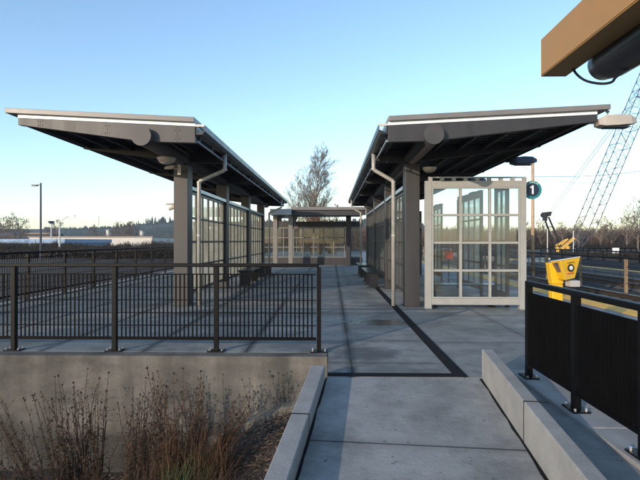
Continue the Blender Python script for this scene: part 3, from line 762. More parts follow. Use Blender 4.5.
# hood: front face turned slightly; deep box tapering downwards
f = [Vector((U(557,6.15), 6.13, Z(260.6,6.15))), Vector((U(577.6,6.25), 6.25, Z(257.3,6.25))), Vector((U(572.2,6.22), 6.22, Z(278,6.22))), Vector((U(561.6,6.15), 6.12, Z(280,6.15)))]
bk = [Vector((U(548.2,6.4), 6.40, Z(261.8,6.4))), Vector((U(573,6.6), 6.60, Z(257.8,6.6))), Vector((U(571,6.45), 6.45, Z(276,6.45))), Vector((U(554,6.38), 6.38, Z(279,6.38)))]
mb = MB(); mb.add(f+bk, [(0,1,2,3),(7,6,5,4),(0,4,5,1),(1,5,6,2),(2,6,7,3),(3,7,4,0)]); mb.build('hood', M_['yel2'], t, bevel=.008)
mb = MB(); up = Vector((0,0,.004)); mb.add([f[0]+up,f[1]+up,bk[1]+up,bk[0]+up,f[0]+up*3,f[1]+up*3,bk[1]+up*3,bk[0]+up*3], [(3,2,1,0),(4,5,6,7),(0,1,5,4),(1,2,6,5),(2,3,7,6),(3,0,4,7)]); mb.build('top_cover', M_['white'], t)
mb = MB()
fx = (f[1]-f[0]).normalized(); fn = Vector((fx.y, -fx.x, 0)).normalized()
s0 = f[0]+(bk[0]-f[0])*.25; s1 = f[0]+(bk[0]-f[0])*.8; s2 = f[3]*.55+f[0]*.45+(bk[3]-f[3])*.6; s3 = f[3]*.5+f[0]*.5+(bk[3]-f[3])*.2
n_ = (bk[0]-f[0]).cross(f[3]-f[0]).normalized(); n_ = n_ if n_.y < 0 or n_.x < 0 else -n_
dz = Vector((0,0,-.018))
mb.add([p+n_*.004+dz for p in (s0,s1,s2,s3)]+[p-n_*.003+dz for p in (s0,s1,s2,s3)], [(0,1,2,3),(7,6,5,4),(0,1,5,4),(1,2,6,5),(2,3,7,6),(3,0,4,7)]); mb.build('side_screen', M_['scr'], t)
fc = (f[0]+f[1]+f[2]+f[3])/4 + Vector((0,0,.016))+fx*.004
mb = MB(); mb.tube([fc+fn*.001, fc+fn*.010], .047, 28); mb.build('logo_ring', M_['inkblack'], t)
mb = MB(); mb.tube([fc+fn*.006, fc+fn*.013], .026, 20); mb.tube([fc+fn*.006+Vector((0,0,.012)), fc+fn*.0135+Vector((0,0,.012))], .016, 14); mb.build('logo_centre', M_['white'], t)
mb = MB()
for k, w in enumerate((.016,.010,.018,.012,.014)):
    a = fc+fx*(-.05+k*.022)+Vector((0,0,-.066)); mb.bar(a+fn*.007-fx*w*.5, a+fn*.007+fx*w*.5, .004, .013)
mb.build('red_print', M_['red'], t)
mb = MB()
for k in range(6):
    a = fc+fx*(-.05+k*.02)+Vector((0,0,.066)); mb.bar(a+fn*.007-fx*.007, a+fn*.007+fx*.007, .004, .006)
mb.build('dark_print', M_['inkblack'], t)
mb = MB(); mb.box(U(562.8), U(572), 6.16, 6.30, Z(285.5), Z(279.5)); mb.build('reader_box', M_['greyb'], t, bevel=.004)

# overhead beam (right, near)
t = thing('overhead_beam', 'ochre painted box beam overhead at the upper right', 'beam', (2.3, 2, 0))
mb = MB(); zb, zt = 1.34+(241-78.5)/500*5.2, 1.34+(241-41.5)/500*5.2
xl, xr = (539-332)/500*5.2, (563.5-332)/500*5.2
mb.box(xl, xr, -3.2, 5.2, zb, zt); mb.build('beam', M_['orange'], t, bevel=.006)
mb = MB(); mb.box(xl-.006, xr+.004, -3.2, 5.18, zb+.012, zb+.026); mb.build('bottom_flange', M_['orange'], t)
mb = MB(); mb.box(xl+.02, xr-.02, -3.1, -2.85, 0, zb+.013); mb.build('support_post', M_['orange'], t)
q = at(602, 4.75, py=66)
t = thing('tube_housing', 'black tube shaped housing slung under the ochre beam', 'housing', (q.x, 4.75, q.z))
mb = MB(); cx, cz, rr = q.x, q.z, .175
mb.tube([(cx, 4.86, cz),(cx, 4.80, cz),(cx, 4.60, cz),(cx, 1.6, cz)], [.06,.14,rr,rr], 32); mb.build('tube', M_['cyl'], t, smooth=True)
for yb in (4.3, 2.3):
    mb = MB(); mb.box(xr-.06, cx-.05, yb, yb+.12, zb+.002, cz+.16); mb.build('bracket', M_['orange'], t)
p0 = Vector((xr-.05, 4.95, zb+.01)); pts = [p0, at(577,4.9,py=74), at(586,4.8,py=80.5), at(600,4.6,py=83.5), at(612,4.5,py=82), at(619,4.4,py=75), Vector((cx+.1,4.2,cz-.1))]
mb = MB(); 
sm = []
for i in range(len(pts)-1):
    P0_, P1_, P2_, P3_ = pts[max(i-1,0)], pts[i], pts[i+1], pts[min(i+2,len(pts)-1)]
    for k in range(5):
        u = k/5; sm.append(.5*((2*P1_)+(P2_-P0_)*u+(2*P0_-5*P1_+4*P2_-P3_)*u*u+(3*P1_-P0_-3*P2_+P3_)*u**3))
sm.append(pts[-1])
mb.tube(sm, .012, 8); mb.build('cable', M_['cyl'], t)

# ============================================================ CRANE
D = 62
t = thing('crawler_crane', 'lattice boom crane with yellow machinery beyond the tracks', 'crane', at(572, D, z=-.6))
def lattice(mb, a, b_, wa, wb, n, r1, r2, uvec, vvec):
    pr = None
    for i in range(n+1):
        f_ = i/n; c_ = a+(b_-a)*f_; w_ = wa+(wb-wa)*f_
        q_ = [c_+uvec*w_/2*sx+vvec*w_/2*sy for sx, sy in ((-1,-1),(1,-1),(1,1),(-1,1))]
        if pr:
            for j in range(4):
                mb.tube([pr[j], q_[j]], r1, 4, cap=False)
                k = (j+1) % 4
                mb.tube([pr[j], q_[k]] if i % 2 else [pr[k], q_[j]], r2, 3, cap=False)
                mb.tube([q_[j], q_[k]], r2, 3, cap=False)
        pr = q_
b0 = at(574, D, py=251); b1 = at(585, D, py=229); b2 = at(639.5, D, py=101); b3 = at(692, D, py=-22)
dr = (b2-b1).normalized(); uv = Vector((1,0,0)); uv = (uv-dr*uv.dot(dr)).normalized(); vv = dr.cross(uv)
mb = MB(); lattice(mb, b0, b1, .7, 1.75, 3, .045, .03, uv, vv); lattice(mb, b1, b2, 1.75, 1.75, 14, .055, .028, uv, vv); mb.build('boom', M_['craneB'], t)
mb = MB(); lattice(mb, b2, b3, 1.75, 1.7, 14, .055, .028, uv, vv)
mb.bar(b2-uv*.9-vv*.9, b2+uv*.9-vv*.9, .12, .12); mb.build('boom_extension', M_['craneB'], t)
g0 = at(560, D, py=252); g1 = at(546.5, D, py=217)
mb = MB()
for s in (-.28, .28): mb.bar(g0+Vector((s*1.5,0,0)), g1+Vector((s,0,0)), .17, .17)
for k in range(1, 7):
    c_ = g0+(g1-g0)*k/7; 
    if k in (2,4,5): mb.bar(c_-Vector((.4,0,0)), c_+Vector((.4,0,0)), .1, .1)
mb.build('gantry', M_['craneD'], t)
mb = MB(); h = at(546.5, D, py=216)
mb.tube([h+Vector((-.35,-.2,.1)), h+Vector((-.35,.2,.1))], .32, 12); mb.tube([h+Vector((.3,-.2,.2)), h+Vector((.3,.2,.2))], .26, 12); mb.bar(h+Vector((-.2,0,-.6)), h+Vector((-.1,0,.1)), .5, .3); mb.bar(h+Vector((-.5,0,.35)), h+Vector((.62,0,.45)), .3, .18); mb.build('sheave_block', M_['craneD'], t)
mb = MB()
for dx in (0, .42):
    a = h+Vector((.2+dx,0,.3)); e = at(695, D, py=14)+Vector((dx,0,0)); mb.tube([a, e], .028, 4)
mb.build('pendant_cables', M_['craneB'], t)
mb = MB()
for (x0_, y0_, x1_, y1_, w_) in ((558,252,574.5,238,.30),(556,246,566,240,.22),(560,246,568,239,.18)): mb.bar(at(x0_,D,py=y0_), at(x1_,D,py=y1_), w_, w_)
for px, ty in ((557.3,247),(562.5,247),(567.5,246)): mb.bar(at(px,D-1,py=256), at(px,D-1,py=ty), .35, .35)
mb.build('yellow_struts', M_['craneY'], t)
mb = MB(); c_ = at(566, D); mb.box(c_.x-3.2, c_.x+3.2, c_.y-1.5, c_.y+1.5, -.3, -.0); mb.box(c_.x-2.6, c_.x+2.2, c_.y-1.2, c_.y+1.2, 0.01, .35); mb.box(c_.x-3.4,c_.x+3.4,c_.y-2.1,c_.y-1.55,-.6,.0); mb.box(c_.x-3.4,c_.x+3.4,c_.y+1.55,c_.y+2.1,-.6,.0); mb.build('crawler_base', M_['craneD'], t)

for px, ty, lab in ((547.6, 229, 'slim white mast left of the crane gantry'), (573.6, 231, 'slim white mast beside the foot of the crane boom')):
    q = at(px, 58); mb = MB(); mb.tube([(q.x,q.y,-.6),(q.x,q.y,Z(ty,58))], .055, 8)
    tag(mb.build('white_mast', M_['galv']), lab, 'mast', 'white masts by the crane')
# far lot fence with sign
t = thing('lot_fence', 'dark metal fence in front of the bare woods on the right', 'fence', at(606, 55, z=-.6))
mb = MB()
for py in (248.4, 250.8, 253.4):
    a, b_ = at(577, 55, py=py), at(637, 55, py=py); mb.bar(a, b_, .05, .10 if py < 249 else .05)
mb.build('rails', M_['black'], t)
for k in range(11):
    px = 577+6*k; mb = MB(); mb.bar(at(px,55,z=-.6), at(px,55,py=248), .1, .1); mb.build('post', M_['black'], t)
q = at(616, 54.6, py=252); mb = MB(); mb.box(q.x-.36, q.x+.36, q.y-.03, q.y+.03, q.z-.44, q.z+.44)
tag(mb.build('white_notice', M_['white']), 'blank white notice board fixed to the dark lot fence', 'sign')
# dark wall behind the far platform
mb = MB(); mb.box(18.6, 18.9, 20, 75, -.8, .22); tag(mb.build('low_wall', M_['darkwall'], bevel=.01), 'low dark block wall behind the far platform', 'wall')
t = thing('platform_railing', 'long dark railing at the back of the far platform', 'railing', (18.2, 40, 0))
mb = MB(); mb.box(18.17, 18.23, 16, 78, .62, .70); mb.box(18.18, 18.22, 16, 78, .32, .35); mb.build('top_rail', M_['black'], t)
for k in range(32): mb = MB(); mb.box(18.17, 18.23, 16+2*k-.03, 16+2*k+.03, -.003, .618); mb.build('post', M_['black'], t)
for k in range(5):  # pale blocks added in place of sunlit patches on the far platform face
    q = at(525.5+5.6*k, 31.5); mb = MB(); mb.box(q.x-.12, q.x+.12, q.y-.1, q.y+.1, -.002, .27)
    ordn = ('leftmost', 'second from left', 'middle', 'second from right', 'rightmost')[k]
    tag(mb.build('sunlit_patch_block', M_['bwhite'], bevel=.01), 'pale block standing in for a sunlit patch of the far platform face below the tan pole, '+ordn+' of five', 'block', 'pale blocks standing in for sunlit patches of the far platform face')

# ============================================================ STREET LAMPS
q = at(40.5, 46); t = thing('street_lamp', 'tall dark lamp post with a flat head pointing left', 'street lamp', (q.x, q.y, -.6))
mb = MB(); mb.tube([(q.x,q.y,-.6),(q.x,q.y,Z(183,46))], [.10,.075], 10); mb.build('pole', M_['lampd'], t)
zt_ = Z(185.5,46); mb = MB(); mb.box(q.x-.80, q.x-.3, q.y-.16, q.y+.16, zt_-.06, zt_+.07); mb.build('lamp_head', M_['lampd'], t, bevel=.02)
mb = MB(); mb.bar((q.x-.3,q.y,zt_+.03),(q.x,q.y,zt_+.1), .07, .07); mb.build('arm', M_['lampd'], t)
q = at(59.3, 88); t = thing('street_lamp', 'pale street lamp with a curved arm reaching right', 'street lamp', (q.x, q.y, -.6))
mb = MB(); mb.tube([(q.x,q.y,-.6),(q.x,q.y,Z(221,88))], [.17,.11], 10); mb.build('pole', M_['galv'], t)
mb = MB(); mb.tube([(q.x,q.y,Z(223,88)),at(62,88,py=220.3),at(66,88,py=217.3),at(70,88,py=215.8)], .06, 8); mb.build('arm', M_['galv'], t)
mb = MB(); e = at(72,88,py=215.9); mb.box(e.x-.45,e.x+.5,e.y-.2,e.y+.2,e.z-.09,e.z+.08); mb.build('lamp_head', M_['galv'], t, bevel=.03)
q = at(51, 130); t = thing('street_lamp', 'distant lamp mast with a round dark top behind the blue roof', 'street lamp', (q.x, q.y, -.6))
mb = MB(); mb.tube([(q.x,q.y,-.6),(q.x,q.y,Z(222.5,130))], .16, 8); mb.build('pole', M_['galv'], t)
mb = MB(); mb.tube([(q.x,q.y,Z(223.5,130)),(q.x,q.y,Z(221.3,130))], [.5,.85], 12); mb.build('lamp_head', M_['lampd'], t)
q = at(98.5, 260); mb = MB(); mb.tube([(q.x,q.y,-.6),(q.x,q.y,Z(216,260))], .12, 5)
tag(mb.build('radio_mast', M_['lampd']), 'very thin far radio mast above the ridge', 'mast')

# ============================================================ FAR BUILDINGS
def building(lab, px0, px1, D, ztop, mw, mr, rh=.5, dep=25, nwin=0, group=None, name='warehouse'):
    a, b_ = at(px0, D), at(px1, D); t = thing(name, lab, 'building', ((a.x+b_.x)/2, a.y, -.6), group)
    y0_ = max(a.y, b_.y)
    mb = MB(); mb.box(a.x, b_.x, y0_, y0_+dep, -.7, ztop-rh); mb.build('wall', mw, t)
    mb = MB(); mb.box(a.x-.3, b_.x+.3, y0_-.3, y0_+dep+.3, ztop-rh+.005, ztop); mb.build('roof', mr, t)
    for k in range(nwin):
        x = a.x+(b_.x-a.x)*(k+.5)/nwin; mb = MB(); mb.box(x-1.1, x+1.1, y0_-.06, y0_+.02, .2, 1.4); mb.build('window', M_['win'], t)
    return t
building('long low cream warehouse with a thin dark roof line on the left', 27, 152, 160, Z(236.4,160), M_['bwhite'], M_['broof'], .35, nwin=0)
building('low blue roofed shed in front of the cream warehouse', -6, 64, 120, Z(239.2,120), M_['bwall2'], M_['bblue'], 1.0, nwin=6, name='shed')
building('small white building below the ridge, left one', 105.8, 108.2, 330, Z(229.5,330), M_['bwhite'], M_['broof'],   .4, 3, name='house', group='small white buildings under the ridge')
building('small white building below the ridge, right one', 139.6, 142, 300, Z(230.5,300), M_['bwhite'], M_['broof'],   .4, 3, name='house', group='small white buildings under the ridge')
building('brown roofed far building on the left horizon', 20, 50, 250, Z(233,250), M_['darkwall'], M_['post_tan'], .6, 12, name='house')

# ============================================================ TREES, WOODS, HILL
def bare_tree(seed, H, r0, spread, upright, lv=4, nb=(9,6,5,4), twig=.012, multi=1, start=.18, l0=.42):
    rnd = random.Random(seed); tr = MB(); br = MB()
    def limb(p, d, L, r, lev):
        n = 6 if lev == 0 else 4; pts = [p.copy()]; rs = [r]; dd = d.copy()
        for i in range(n):
            dd = (dd+Vector((rnd.uniform(-1,1), rnd.uniform(-1,1), rnd.uniform(-.4,.8)+upright*.25))*(.05 if lev == 0 else .14)).normalized()
            pts.append(pts[-1]+dd*L/n); rs.append(max(twig*.7, r*(1-.85*(i+1)/n)))
        (tr if lev == 0 else br).tube(pts, rs, 7 if lev == 0 else (4 if lev == 1 else 3), cap=False)
        if lev >= lv: return
        m = nb[lev]
        for k in range(m):
            f_ = (start if lev == 0 else .22)+(1-(start if lev == 0 else .22))*(k+rnd.random()*.8)/m*.97
            i = min(n-1, int(f_*n)); u = f_*n-i; q_ = pts[i].lerp(pts[i+1], u)
            ax = (pts[i+1]-pts[i]).normalized(); o_ = ax.orthogonal().normalized(); o_.rotate(Matrix.Rotation(rnd.uniform(0,6.28)+k*2.4, 3, ax))
            nd = (ax*(.45+.5*upright)+o_*spread*rnd.uniform(.7,1.2)).normalized()
            l_ = L*(l0 if lev == 0 else .52)*(1.15-f_*.75)*rnd.uniform(.7,1.15)
            limb(q_, nd, l_, max(twig, rs[i]*.45), lev+1)
    for k in range(multi):
        d = Vector((rnd.uniform(-.12,.12)*(multi>1), rnd.uniform(-.12,.12)*(multi>1), 1)).normalized()
        limb(Vector((rnd.uniform(-.4,.4)*(multi>1), rnd.uniform(-.4,.4)*(multi>1), 0)), d, H*(1 if k == 0 else rnd.uniform(.6,.9)), r0, 0)
    return tr, br
def place_tree(name, lab, loc, args, mt, mbk, group=None):
    tr, br = bare_tree(**args); 
    off = Vector(loc)
    for m in (tr, br): m.v = [tuple(Vector(v)+off) for v in m.v]
    t = thing(name, lab, 'tree', loc, group); tr.build('trunk', mbk, t, smooth=True); br.build('crown', mt, t)
    return t
place_tree('bare_tree', 'tall bare poplar rising behind the far shelter roof', at(313, 55, z=-.6), dict(seed=3, H=10.9, r0=.14, spread=.52, upright=.75, nb=(56,10,7,4), twig=.0072, l0=.42, start=.2), M_['twig'], M_['bark'])
place_tree('bare_tree', 'slender bare tree left of the tall poplar', at(302, 57, z=-.6), dict(seed=8, H=8.6, r0=.10, spread=.5, upright=.8, nb=(24,8,5,3), twig=.0075, start=.25), M_['twig'], M_['bark'])
place_tree('bare_tree', 'thin pale bare tree leaning on the left of the poplar group', at(297, 53, z=-.6), dict(seed=21, H=7.0, r0=.07, spread=.5, upright=.8, nb=(20,7,5,3), twig=.007, start=.3), M_['twig'], M_['bark'])
place_tree('bare_tree', 'lower reddish bare tree at the foot of the poplar', at(318, 50, z=-.6), dict(seed=12, H=6.6, r0=.10, spread=.7, upright=.5, nb=(14,7,5,4), twig=.011, multi=4, start=.1), M_['twigr'], M_['twigr'])
place_tree('bare_tree', 'reddish bare bush tree right of the poplar', at(329, 52, z=-.6), dict(seed=15, H=5.6, r0=.09, spread=.7, upright=.5, nb=(12,7,5,4), twig=.011, multi=4, start=.1), M_['twigr'], M_['twigr'])
place_tree('bare_tree', 'reddish bare bush tree on the left under the poplar', at(307, 51, z=-.6), dict(seed=17, H=5.4, r0=.09, spread=.7, upright=.6, nb=(12,6,5,3), twig=.011, multi=3, start=.1), M_['twigr'], M_['twigr'])
# right: bigger bare trees in front of the woods
for i, (px, Dd, py, lab) in enumerate(((638,105,203,'tall bare tree at the right edge above the woods'),(627,112,213,'bare tree just left of the tall one at the right edge'),(648,100,200,'bare tree cut by the right edge of the view'),(601,118,220,'bare tree standing out between boom and notice board'),(612,120,222,'slim bare tree above the white notice board'),(563,125,224,'bare tree right behind the crane gantry'),(579,122,223,'bare tree behind the foot of the boom'),(541,128,222,'bare tree right of the tan pole'),(526,124,225,'bare tree against the windbreak edge'))):
    q = at(px, Dd, z=-.6); H = Z(py, Dd)+.6
    place_tree('bare_tree', lab, q, dict(seed=40+i, H=H, r0=.16, spread=.65, upright=.5, nb=(20,7,5,4), twig=.02, start=.15, l0=.5), M_['twig'], M_['twig'], 'bare trees along the woods on the right')
for i, (px, Dd, py, lab) in enumerate(((3,170,219,'bare tree at the left edge of the horizon'),(13,165,217,'round bare tree second from the left edge'),(20,168,221,'bare tree left of the dark lamp post'),(57,190,222,'bare tree behind the pale street lamp'),(119,220,224,'bare tree on the horizon right of the radio mast'),(131,210,223,'dense bare tree above the warehouse end'),(127,212,224,'bare tree next to the dense one above the warehouse end'),(92,230,227,'small bare tree above the middle of the warehouse'))):
    q = at(px, Dd, z=-.6); H = Z(py, Dd)+.6
    place_tree('bare_tree', lab, q, dict(seed=60+i, H=H, r0=.2, spread=.8, upright=.3, nb=(16,8,6,4), twig=.028, l0=.55, start=.2), M_['twig'], M_['twig'], 'bare trees on the left horizon')

def woods(name, lab, x0, x1, y0, y1, hf, n, seed, m, tw=.05, per=22):
    rnd = random.Random(seed); mb = MB()
    for i in range(n):
        x = rnd.uniform(x0, x1); y = rnd.uniform(y0, y1); H = hf(x)*rnd.uniform(.65,1.08)
        mb.tube([(x,y,-.7),(x+rnd.uniform(-.4,.4),y,H*.5),(x+rnd.uniform(-.7,.7),y,H)], [tw*1.6,tw,tw*.4], 3, cap=False)
        for k in range(per):
            z = rnd.uniform(-.4, H*.88); a = rnd.uniform(0,6.28); L = rnd.uniform(.5,1.0)*(1.2+.12*H)*(1.1-.7*z/H)
            mb.tube([(x,y,z),(x+math.cos(a)*L,y+math.sin(a)*L,z+L*rnd.uniform(.5,1.2))], [tw*.7,tw*.3], 3, cap=False)
    return tag(mb.build(name, m), lab, 'woods', kind='stuff')
hR = lambda x: 5.2+1.0*noise.noise(Vector((x*.06,1,0)))+max(0,(x-78)*.06)
woods('bare_woods', 'brown leafless woods across the right horizon behind the crane', 30, 125, 128, 160, hR, 2300, 5, M_['wood'], .05, 17)
woods('bare_woods', 'brown leafless woods behind the far shelter', -22, 30, 110, 140, lambda x: 5.0+1.3*noise.noise(Vector((x*.08,4,0))), 560, 6, M_['wood'], .05, 16)
woods('bare_woods', 'low brown treeline along the left horizon', -230, -22, 255, 290, lambda x: 4.6+1.6*noise.noise(Vector((x*.03,7,0))), 1300, 7, M_['wood'], .10, 12)
# rough bush masses
def bushes(name, lab, spots, seed, m):
    rnd = random.Random(seed); mb = MB()
    for (x0, x1, y0, y1, h, n) in spots:
        for i in range(n):
            x = rnd.uniform(x0,x1); y = rnd.uniform(y0,y1); hh = h*(.7+.5*noise.noise(Vector((x*.2,y*.2,seed))))*rnd.uniform(.2,1)
            s = rnd.uniform(.08,.24); a = rnd.uniform(0,3.14); u = Vector((math.cos(a), math.sin(a), rnd.uniform(-.5,.5)))*s; v = Vector((rnd.uniform(-.4,.4), rnd.uniform(-.4,.4), 1))*s
            p = Vector((x,y,-.6+hh)); mb.add([p-u, p-v, p+u*.8, p+v], [(0,1,2,3)])
    return tag(mb.build(name, m), lab, 'bushes', kind='stuff')
def twiggy(lab, boxes, seed, m, n_tw=20, tw=.022):
    rnd = random.Random(seed); mb = MB()
    for (x0, x1, y0, y1, h, n) in boxes:
        for i in range(n):
            x = rnd.uniform(x0,x1); y = rnd.uniform(y0,y1); H = h*(.75+.6*noise.noise(Vector((x*.12,y*.2,seed))))*rnd.uniform(.6,1.1)
            for k in range(n_tw):
                a = rnd.uniform(0,6.28); b0_ = Vector((x+rnd.uniform(-.3,.3), y+rnd.uniform(-.3,.3), -.65)); sp_ = rnd.uniform(.1,.7)*H; e_ = b0_+Vector((math.cos(a)*sp_, math.sin(a)*sp_, H*rnd.uniform(.5,1.05)))
                mid = b0_.lerp(e_, .5)+Vector((0,0,H*.08)); mb.tube([b0_, mid, e_], [tw*1.4,tw,tw*.4], 3, cap=False)
                for q_ in range(3):
                    c_ = mid.lerp(e_, rnd.uniform(0,.9)); mb.tube([c_, c_+Vector((rnd.uniform(-.35,.35), rnd.uniform(-.3,.3), rnd.uniform(.05,.35)))], [tw*.7,tw*.3], 3, cap=False)
    return tag(mb.build('scrub', m), lab, 'bushes', kind='stuff')
twiggy('dark leafless scrub between the left railing and the warehouse', [(-80,-9,54,74,1.5,1300),(-105,-30,92,100,2.3,500)], 2, M_['shrub'], 16, .03)
twiggy('dark scrub beyond the far platform on the right', [(21,60,50,54,.8,260),(40,110,112,120,1.9,500)], 3, M_['shrub'], 14, .03)
bushes('scrub', 'low dark undergrowth below the leafless scrub on the left', [(-80,-9,54,74,.95,9000)], 2, M_['shrub'])
# hill with conifers
def hz(x):   # ridge height over x at y~820
    px = 332+x*500/820
    return 1.34+820/500*(12.0+7.5*max(0,min(1,(px-95)/85)) + 1.2*noise.noise(Vector((x*.012,0,0)))) if px < 420 else 1.34+820/500*(12*max(0,(640-px)/220))
mb = MB(); xs_ = [-900+20*i for i in range(96)]; rows = [(700,0),(740,.35),(780,.8),(820,1),(900,.9),(1100,0)]
mb.v = [(x, y, -1.5+(hz(x)+1.5)*f_*(1 if f_ < 1 else 1)) for (y, f_) in rows for x in xs_]; n_ = len(xs_)
mb.f = [(j*n_+i, j*n_+i+1, (j+1)*n_+i+1, (j+1)*n_+i) for j in range(len(rows)-1) for i in range(n_-1)]
tag(mb.build('hills', M_['hill'], smooth=True), kind='structure')
def conifer(seed, H):
    rnd = random.Random(seed); mb = MB(); n = 9
    for k in range(70):
        f_ = rnd.random(); z = H*(.1+.88*f_); rr_ = H*.20*(1-f_)**.8+.2; a = rnd.uniform(0,6.28); w_ = .35*rr_+.3
        c_ = Vector((0,0,z)); o_ = Vector((math.cos(a), math.sin(a), 0)); s_ = Vector((-o_.y, o_.x, 0))
        mb.add([c_+Vector((0,0,H*.06)), c_+o_*rr_-s_*w_-Vector((0,0,H*.05)), c_+o_*rr_*1.1+s_*w_-Vector((0,0,H*.04)), c_-Vector((0,0,.3))], [(0,1,2),(0,2,3),(0,3,1)])
    return mb
rnd = random.Random(31); mb = MB()
for i in range(5200):
    px = rnd.uniform(40, 500); yy = rnd.uniform(705, 825); x = (px-332)/500*yy; f_ = min(1, max(0,(yy-700)/120)); z = -1.5+(hz(x)+1.5)*f_**.8-1.0; h_ = rnd.uniform(2.5,6.5); w_ = h_*rnd.uniform(.25,.5)
    mb.add([(x-w_,yy-.5,z),(x+w_,yy-.5,z),(x,yy+w_,z),(x+rnd.uniform(-.4,.4),yy,z+h_)], [(0,1,3),(1,2,3),(2,0,3)])
tag(mb.build('ridge_woods', M_['conif']), 'dark woods covering the far hazy ridge', 'woods', kind='stuff')
protos = []
for s in range(4):
    t = thing('conifer', 'x', 'tree', (0,0,0), 'dark conifers along the far ridge')
    conifer(s, 14).build('crown', M_['conif'], t); mb = MB(); mb.tube([(0,0,-1),(0,0,12)], [.4,.1], 5, cap=False); mb.build('trunk', M_['bark'], t); protos.append(t)
rnd = random.Random(9)
pxs = sorted([rnd.uniform(84,172) for _ in range(46)]+[rnd.uniform(150,172) for _ in range(14)]+[rnd.uniform(196,262) for _ in range(14)]+[425+rnd.random()*60 for _ in range(8)])
for i, px in enumerate(pxs):
    o = protos[i] if i < 4 else copytree(protos[i % 4])
    q = at(px, rnd.uniform(808,830)); z = hz(q.x)-2.5
    o.location = (q.x, q.y, z); s = rnd.uniform(.45,1.0)*(1.0 if px > 145 else .65); o.scale = (s,s,s*rnd.uniform(.9,1.15)); o.rotation_euler = (0,0,rnd.uniform(0,6))
    o['label'] = 'dark conifer standing on the far hazy ridge'

# ============================================================ DRY PLANTS IN THE BED
def stalk_clump(lab, px, D, hpx, n, lean, seed, m='stalk', spread=.10, leafy=True):
    rnd = random.Random(seed); base = at(px, D); base.z = gz(base.x, base.y)
    H = Z(hpx, D)-base.z
    t = thing('dry_plant', lab, 'plant', base, 'dried flower stalks in the planting bed')
    st = MB(); sd = MB(); lf = MB()
    for i in range(n):
        p = base+Vector((rnd.gauss(0,spread*.55), rnd.gauss(0,spread*.7), 0)); h = H*rnd.uniform(.5,1.03)**1.0
        lx = lean+rnd.gauss(0,.10); ly = rnd.gauss(0,.10); pts = []
        for k in range(7):
            f_ = k/6; pts.append(p+Vector((lx*f_**1.5*h+.008*rnd.gauss(0,1), ly*f_**1.5*h, h*f_)))
        st.tube(pts, [.0058,.0052,.0046,.004,.0034,.0028,.002], 4, cap=False)
        q_ = pts[-1]; r_ = rnd.uniform(.006,.012)
        sd.tube([q_-Vector((0,0,r_)), q_, q_+Vector((0,0,r_))], [r_*.5,r_,r_*.4], 6)
        if leafy:
            for k in range(46):
                f_ = .06+.92*rnd.random()**1.4; j = min(5, int(f_*6)); c_ = pts[j].lerp(pts[j+1], f_*6-j); a = rnd.uniform(0,6.28)
                L = rnd.uniform(.02,.085)*(1.25-f_*.7); o_ = Vector((math.cos(a), math.sin(a), rnd.uniform(-.2,1.3))).normalized()*L; w_ = Vector((-math.sin(a), math.cos(a), 0))*L*.16
                lf.add([c_, c_+o_*.5+w_, c_+o_, c_+o_*.5-w_], [(0,1,2,3)])
                if k % 5 == 0:
                    e_ = c_+o_*1.8; st.tube([c_, e_], .0016, 3, cap=False); sd.tube([e_, e_+Vector((0,0,.010))], [.005,.003], 5)
    st.build('stems', M_[m], t); sd.build('seed_heads', M_['seed'], t)
    if leafy: lf.build('dry_leaves', M_[m], t)
def grass_clump(lab, px, D, hpx, n, seed, m, bend=.35, spread=.12, name='grass_clump', w=.0035):
    rnd = random.Random(seed); base = at(px, D); base.z = gz(base.x, base.y); H = Z(hpx, D)-base.z
    mb = MB()
    for i in range(n):
        a = rnd.uniform(0,6.28); p = base+Vector((rnd.gauss(0,spread), rnd.gauss(0,spread), 0)); h = H*rnd.uniform(.4,1.0); bd = bend*h*rnd.uniform(.2,1.4); ww = w*rnd.uniform(.6,1.3)
        d_ = Vector((math.cos(a), math.sin(a), 0)); s_ = Vector((-d_.y, d_.x, 0)); pr = None
        for k in range(6):
            f_ = k/5; c_ = p+d_*bd*f_*f_+Vector((0,0,h*(f_-.22*f_*f_*bend*2))); wk = ww*(1-f_*.9); cur = [c_-s_*wk, c_+s_*wk]
            if pr: mb.add([pr[0],pr[1],cur[1],cur[0]], [(0,1,2,3)])
            pr = cur
    return tag(mb.build(name, M_[m]), lab, 'grass', 'grass clumps in the planting bed')
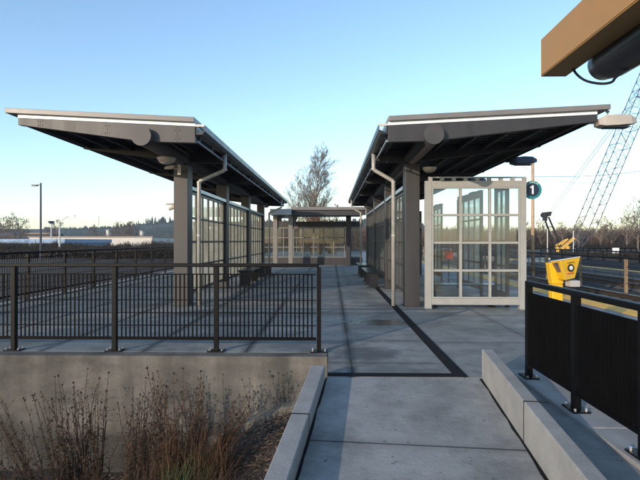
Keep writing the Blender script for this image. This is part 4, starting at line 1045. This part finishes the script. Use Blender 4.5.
CL = [(42,4.6,392,7,-.30,'leftmost dry stalk clump leaning left in front of the wall'),(66,4.5,376,11,-.12,'tall dry stalk clump with many seed heads, second from the left'),
      (83,4.7,373,12,-.08,'dense dark stalk clump left of the middle of the bed'),(97,4.6,374,9,-.06,'tall narrow stalk clump below the second railing post'),
      (126,4.4,396,7,.06,'shorter dry stalk clump right of the tall narrow one'),(139,4.7,380,12,0,'upright dark stalk clump with bushy base'),
      (160,4.8,384,9,.02,'dry stalk clump nearest the middle of the wall'),(175,4.5,372,10,-.05,'tallest reddish stalk clump beside the green tuft'),
      (196,4.8,371,8,.02,'stalk clump with two tall stems right of the green tuft'),(214,4.7,392,8,.42,'dark stalk clump leaning right towards the kerb'),(22,4.3,430,8,-.1,'low dry stalks at the bottom left corner')]
for i, (px, D_, hp, n, ln, lab) in enumerate(CL):
    stalk_clump(lab, px, D_, hp, int(n*2.2), ln, 100+i, 'stalk' if i not in (7,8) else 'stalk2', spread=.07)
G = [(176,4.2,434,260,'green','green grass tuft among the rusty stalks',.6,.09),(166,4.5,404,260,'stalk2','tall rusty grass clump behind the green tuft',.3,.09),(200,4.5,400,300,'stalk2','rusty brown grass clump right of the green tuft',.38,.11),
     (218,4.5,410,240,'stalk2','rusty grass clump leaning from under the right leaning stalks',.6,.08),(150,4.2,436,260,'stalk','dark matted grass left of the green tuft',.5,.12),(136,4.1,446,200,'stalk','dark dry grass under the upright dark stalks',.5,.10),(85,4.2,440,160,'stalk','dark dry grass under the dense stalk clump',.45,.12),(45,4.2,448,110,'stalk2','sparse rusty grass under the leftmost stalks',.45,.14),
     (10,4.0,462,110,'stalk2','rusty grass in the bottom left corner',.5,.12),(190,3.9,450,200,'stalk','dark dry grass at the bottom of the view below the rusty clump',.7,.14),(225,4.0,455,110,'stalk','low dark straggly grass nearest the kerb',.9,.12)]
for i, (px, D_, hp, n, m, lab, bd, sp_) in enumerate(G): grass_clump(lab, px, D_, hp, n, 200+i, m, bd, sp_)

# ============================================================ HAZE
HAZE = True
if HAZE:
    m = bpy.data.materials.new('haze_air'); m.use_nodes = True; n = m.node_tree.nodes; n.clear(); o = n.new('ShaderNodeOutputMaterial'); v = n.new('ShaderNodeVolumePrincipled')
    v.inputs['Color'].default_value = (.72,.82,1,1); v.inputs['Density'].default_value = .00025; v.inputs['Anisotropy'].default_value = .2
    m.node_tree.links.new(v.outputs[0], o.inputs['Volume'])
    mb = MB(); mb.box(-1310, 1310, -410, 1510, -3.1, 62)
    tag(mb.build('haze', m), 'thin even haze that fades the far ridge', 'haze', kind='stuff')
